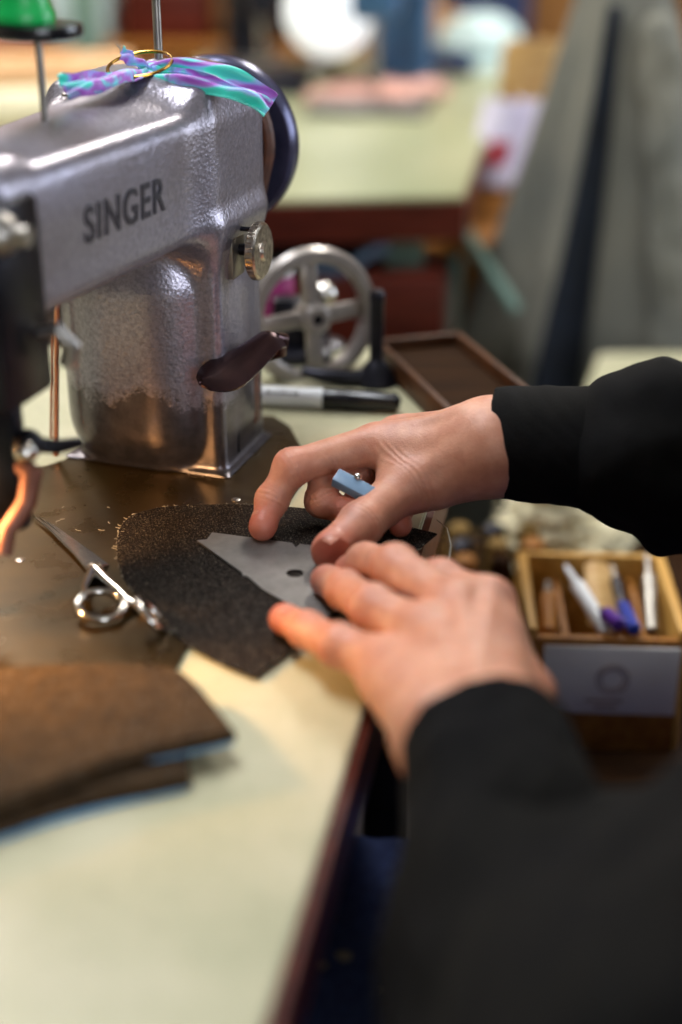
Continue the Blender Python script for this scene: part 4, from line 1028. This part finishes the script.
# pink cloth roll etc on the green table
p = U(385, 100, 0); crumple(p.x, p.y-.03, 0, .16, .06, .035, 'pink', 'pink_cloth', 'crumpled pink cloth at the front of the blue grey machine', seed=8)
p = U(315, 100, 0); crumple(p.x-.06, p.y+.12, 0, .07, .10, .04, 'darkmetal', 'dark_cloth', 'dark folded cloth left of the pink cloth', seed=11)
p = U(452, 58, 0); q = crumple(p.x-.01, p.y, 0, .07, .07, .09, 'peach', 'peach_bundle', 'peach cloth bundle right of the blue grey machine', seed=12)
p = U(443, 68, 0); crumple(p.x, p.y-.06, 0, .06, .06, .05, 'navy', 'navy_bundle', 'navy cloth bundle under the peach cloth', seed=14)
for i, (px, py, r) in enumerate(((437, 84, .020), (322, 62, .017), (300, 70, .016))):
    p = U(px, py, 0); q = thing('thread_dish', ['shiny steel dish beside the pink cloth', 'steel dish under the white lamp', 'small steel dish left of the white lamp'][i], 'dish', p)
    build(MB().lathe([(.0, .002), (r*.7, .002), (r, .014), (r*1.05, .014), (r*.75, 0), (0, 0)], p, (0, 0, 1), 28), 'bowl', 'chrome', q)
# mint hat
hp = U(494, 62, 0); ht = thing('mint_hat', 'pale mint domed hat at the far right of the green table', 'hat', (hp.x-.03, hp.y-.02, 0))
build(MB().lathe([(.0, .10), (.04, .094), (.075, .07), (.09, .03), (.10, .006), (.118, .0), (.118, .003), (.10, .01)][::-1], (hp.x-.03, hp.y-.02, 0), (0, 0, 1), 40), 'crown', 'mint', ht)
build(MB().lathe([(.090, .0), (.0935, .0), (.0925, .022), (.089, .022)], (hp.x-.03, hp.y-.02, .012), (0, 0, 1), 40, closed=True), 'hat_band', 'mintmetal', ht)
# wooden chair with plywood back and a lilac cloth on it
cy = 2.35
chr_ = thing('plywood_chair', 'tan plywood chair between green table and grey coat', 'chair', (UD(540, 70, cy).x, cy, FL))
c1 = UD(543, 72, cy)
def backf(u, v):
    x = (u-.5)*2; y = (v-.5)*2
    wx = .062*(1-.18*max(0, y)**3)
    return (c1.x+x*wx, c1.y-.02+.025*x*x, c1.z+y*.048*(1-.12*x*x)+.004)
build(MB().grid(backf, 16, 10, -.012), 'backrest', 'tanwood', chr_)
sc_ = UD(512, 205, cy-.1)
build(MB().box((c1.x-.02, cy-.18, sc_.z-.01), (.30, .32, .022), bev=.01), 'seat', 'midwood', chr_)
for sg in (-1, 1):
    build(MB().tube([(c1.x+sg*.05, cy-.0, c1.z), (c1.x+sg*.08, cy-.01, sc_.z), (c1.x+sg*.12, cy+.03, FL)], .013, 10), 'leg', 'midwood', chr_)
    build(MB().tube([(c1.x+sg*.11-.02, cy-.30, sc_.z-.01), (c1.x+sg*.13-.02, cy-.34, FL)], .013, 10), 'leg', 'midwood', chr_)
cz = UD(525, 100, cy-.06); cb = UD(522, 180, cy-.10)
def drape(u, v):
    x = (u-.5)*.125; t = v
    z = cz.z+(cb.z-cz.z)*t; y = cz.y-.045-.05*t+.010*math.sin(u*16+t*3)
    return (cz.x+(x-.008)*(1+.15*t)+(cb.x-cz.x)*t, y, z)
dg_ = build(MB().grid(drape, 30, 16, .03), 'draped_cloth', 'lilac', None, 'lilac white cloth with red patch hanging on the plywood chair', 'cloth')
def rp(u, v):
    x, y, z = drape(.04+u*.42, .38+v*.28); return (x, y-.036, z)
build(MB().grid(rp, 10, 8, .003), 'red_patch', 'red', dg_, label='red patch')
# big grey coat on a stand
CY = 2.02
cst = thing('coat_stand', 'wooden coat stand hidden under the grey coat', 'coat stand', (UD(610, 200, CY).x, CY, FL))
cx = UD(606, 100, CY).x
build(MB().cyl((cx, CY, FL), (cx, CY, .285), .016), 'pole', 'darkwood', cst)
build(MB().lathe([(.0, 0), (.12, 0), (.12, .02), (.03, .05), (0, .05)], (cx, CY, FL), (0, 0, 1), 32), 'base', 'darkwood', cst)
def coat(u, v):
    z = .295-v*.86; a = u*2*math.pi
    # outline measured left and right of the axis
    tt = min(v/.72, 1)
    L = .034+.140*tt**1.05; Rr = .045+.17*tt**.8
    w = L if math.cos(a) < 0 else Rr
    dpt_ = .04+.075*tt
    fo = 1+.24*tt**.6*math.sin(a*6+1.2*math.sin(v*2.2))+.07*math.sin(a*13+2)*tt
    return (cx+math.cos(a)*w*fo, CY+math.sin(a)*dpt_*fo, z-.0)
m = MB(); m.grid(lambda u, v: coat(1-u, v), 128, 40)
cap = MB(); m.sphere((cx, CY, .293), .037, (1, 1.1, .35), 24)
ct = build(m, 'grey_coat', 'coat', None, 'large grey wool coat hanging in folds at right', 'coat', sharp=80)
for a0, a1, v0 in ((R(252), R(272), .10), (R(298), R(306), .3)):  # dark strips over the coat, painting the shade inside its folds
    build(MB().grid(lambda u, v: tuple(np.array(coat((a0+(a1-a0)*(1-u)-.30*(v))/(2*math.pi), v0+(1-v0)*v))+np.array((0, -.006, 0))), 12, 30, .004), 'fold_shade_strip', 'navyblack', ct, label='dark navy strip painted as fold shade', sharp=80)
sv = SDF((cx-.1, CY-.32, -.62), (cx+.35, CY+.1, .3), .007); sv.cone((cx+.05, CY-.07, .17), (cx+.13, CY-.14, -.40), .030, .050, k=.01); sv.disp(folds(.004, 30, 3, (1, 1, .12)))
build(sv.mesh(smooth=1), 'sleeve', 'coat', ct)
# left background : pole, cream table, boxes, rolls
pl_ = thing('mint_post', 'mint green metal post behind the sewing machine at upper left', 'post', (UD(86, 30, 3.2).x, 3.2, FL))
x_ = UD(86, 30, 3.2).x
build(MB().box((x_, 3.2, (FL+1.9)/2), (.055, .055, 1.9-FL), bev=.004), 'upright', 'mintmetal', pl_); build(MB().box((x_, 3.2, FL+.01), (.12, .12, .02)), 'foot', 'mintmetal', pl_)
tl = thing('cutting_table', 'cream covered cutting table at the left behind the machine', 'table', (-1.0, 1.9, FL))
build(MB().box((-.95, 2.22, -.03), (1.2, 1.6, .03), bev=.004), 'table_top', 'lam', tl)
for x, y in ((-1.5, 1.47), (-.4, 1.47), (-.4, 2.95), (-1.5, 2.95)): build(MB().box((x, y, (FL-.045)/2), (.05, .05, -FL-.045)), 'leg', 'darkwood', tl)
def roll(name, px, py, Y, L, r, ang, matn, label):
    p = U(px, py, -.015+r); d = Vector((math.cos(ang), math.sin(ang), 0))
    t = thing(name, label, 'fabric roll', (p.x, p.y, p.z-r)); build(MB().lathe([(r*.3, 0), (r*.98, 0), (r, .004), (r, L-.004), (r*.98, L), (r*.3, L)], p-d*L/2, d, 32), 'wound_cloth', matn, t)
    build(MB().lathe([(r*.22, 0), (r*.3, 0), (r*.3, L+.03), (r*.22, L+.03)], p-d*(L/2+.015), d, 20, closed=True), 'core_tube', 'cream', t)
roll('fabric_roll', 0, 112, 1.62, .42, .035, R(15), 'cream', 'cream fabric roll on the cutting table at far left')
roll('fabric_roll', -10, 78, 1.85, .5, .04, R(8), 'peach', 'peach fabric roll behind the cream one on the cutting table')
def bgbox(px, py, Y, sz, matn, name, label, cat='box'):
    p = UD(px, py, Y); t = thing(name, label, cat, (p.x, p.y, p.z))
    build(MB().box((p.x, p.y, p.z+sz[2]/2), sz, bev=.006), 'body', matn, t); build(MB().box((p.x, p.y, p.z+sz[2]), (sz[0]*1.04, sz[1]*1.04, .012), bev=.003), 'lid', matn, t)
# back shelf carrying the clutter
bsf = thing('back_shelf', 'low wooden shelf along the slatted wall', 'shelf', (-.9, 4.2, FL))
for z in (-.62, -.36, -.10): build(MB().box((-.75, 4.25, z), (2.6, .5, .03), bev=.003), 'board', 'midwood', bsf)
for x in (-2.04, -.75, .54): build(MB().box((x, 4.25, (FL-.1)/2), (.03, .5, -.1-FL)), 'upright', 'midwood', bsf)
cols = [('darkwood', 'dark brown'), ('cream', 'cream'), ('peach', 'peach'), ('navy', 'navy'), ('tanwood', 'tan'), ('darkmetal', 'black'), ('pink', 'pink'), ('mint', 'mint'), ('redwood', 'dark red')]
k = 0
for lvl, z in enumerate((-.345, -.085)):
    x = -1.95
    while x < .45:
        w = .15+.12*((k*37) % 10)/10; h = .12+.09*((k*53) % 10)/10
        mt, wd_ = cols[k % 9]
        t = thing('storage_box', '%s storage box on the %s board of the back shelf, %s' % (wd_, ['middle', 'top'][lvl], ['leftmost group', 'left of centre', 'near the centre', 'right end'][min(3, int((x+1.95)/.6))]), 'box', (x+w/2, 4.2, z), 'boxes on the back shelf')
        build(MB().box((x+w/2, 4.2, z+h/2), (w*.92, .28, h), bev=.008), 'body', mt, t); build(MB().box((x+w/2, 4.2, z+h), (w*.96, .3, .02), bev=.004), 'lid', mt, t)
        x += w+.02; k += 1

# ================================================================== LAMPS
cl = thing('ceiling_light', 'long white ceiling light over the work table', 'ceiling light', (-.5, 1.2, 1.86))
build(MB().box((-.5, 1.2, 1.88), (.34, 1.3, .04), bev=.004), 'housing', 'white', cl); build(MB().box((-.5, 1.2, 1.855), (.30, 1.24, .012), bev=.003), 'diffuser', 'tube', cl)
for (x, y), lab in zip(((.6, 2.9), (-1.2, 3.1)), ('long white ceiling light over the coat', 'long white ceiling light over the back shelf')): dup(cl, (x, y, 1.86), 0, lab)
def area(name, loc, size, energy, col, target, shape='RECTANGLE'):
    l = bpy.data.lights.new(name, 'AREA'); l.shape = shape; l.size = size[0]; l.size_y = size[1]; l.energy = energy; l.color = col
    o = bpy.data.objects.new(name, l); COL.objects.link(o); o.location = Vector(loc); o.rotation_euler = (Vector(target)-Vector(loc)).to_track_quat('-Z', 'Y').to_euler(); TOPS.append(o); return o
area('ceiling_lamp_light', (-.5, 1.2, 1.84), (.3, 1.24), 26, (.93, .96, 1), (-.5, 1.2, 0))
area('ceiling_lamp_light', (.6, 2.9, 1.84), (.3, 1.24), 34, (1, .93, .82), (.6, 2.9, 0))
area('ceiling_lamp_light', (-1.2, 3.1, 1.84), (.3, 1.24), 34, (1, .93, .82), (-1.2, 3.1, 0))
area('front_fill_light', (1.3, -2.5, 1.0), (1.6, 1.3), 44, (.88, .93, 1), (0, .8, 0))  # cool fill added behind the camera to brighten surfaces facing it
area('window_daylight', (3.15, 1.8, .8), (1.7, 1.4), 46, (.80, .88, 1), (0, 1.2, 0))
pl = bpy.data.lights.new('work_lamp_light', 'SPOT'); pl.energy = 5.5; pl.color = (1, .56, .23); pl.spot_size = R(128); pl.spot_blend = .6; pl.shadow_soft_size = .014
o = bpy.data.objects.new('work_lamp_light', pl); COL.objects.link(o); o.location = LPOS+Vector((.005, -.005, -.010)); o.rotation_euler = (Vector((-.215, .70, 0))-o.location).to_track_quat('-Z', 'Y').to_euler(); TOPS.append(o)

wd_ = bpy.data.worlds.new('World'); bpy.context.scene.world = wd_; wd_.use_nodes = True
wd_.node_tree.nodes['Background'].inputs[0].default_value = (.55, .65, .8, 1); wd_.node_tree.nodes['Background'].inputs[1].default_value = .6

cam = bpy.data.cameras.new('camera'); cam.sensor_fit = 'VERTICAL'; cam.sensor_height = 36; cam.lens = 50; cam.clip_start = .02; cam.clip_end = 60
cam.dof.use_dof = True; cam.dof.focus_distance = .915; cam.dof.aperture_fstop = 1.9; cam.dof.aperture_blades = 0
co = bpy.data.objects.new('camera', cam); COL.objects.link(co); co.location = (0, 0, CH); co.rotation_euler = (R(90)-PIT, 0, 0); TOPS.append(co)
bpy.context.scene.camera = co
for o in set(TOPS): o.location.z += T
sc = bpy.context.scene; sc.view_settings.view_transform = 'Standard'; sc.view_settings.look = 'None'; sc.view_settings.gamma = 1; sc.view_settings.exposure = .35
sc.view_settings.use_curve_mapping = False
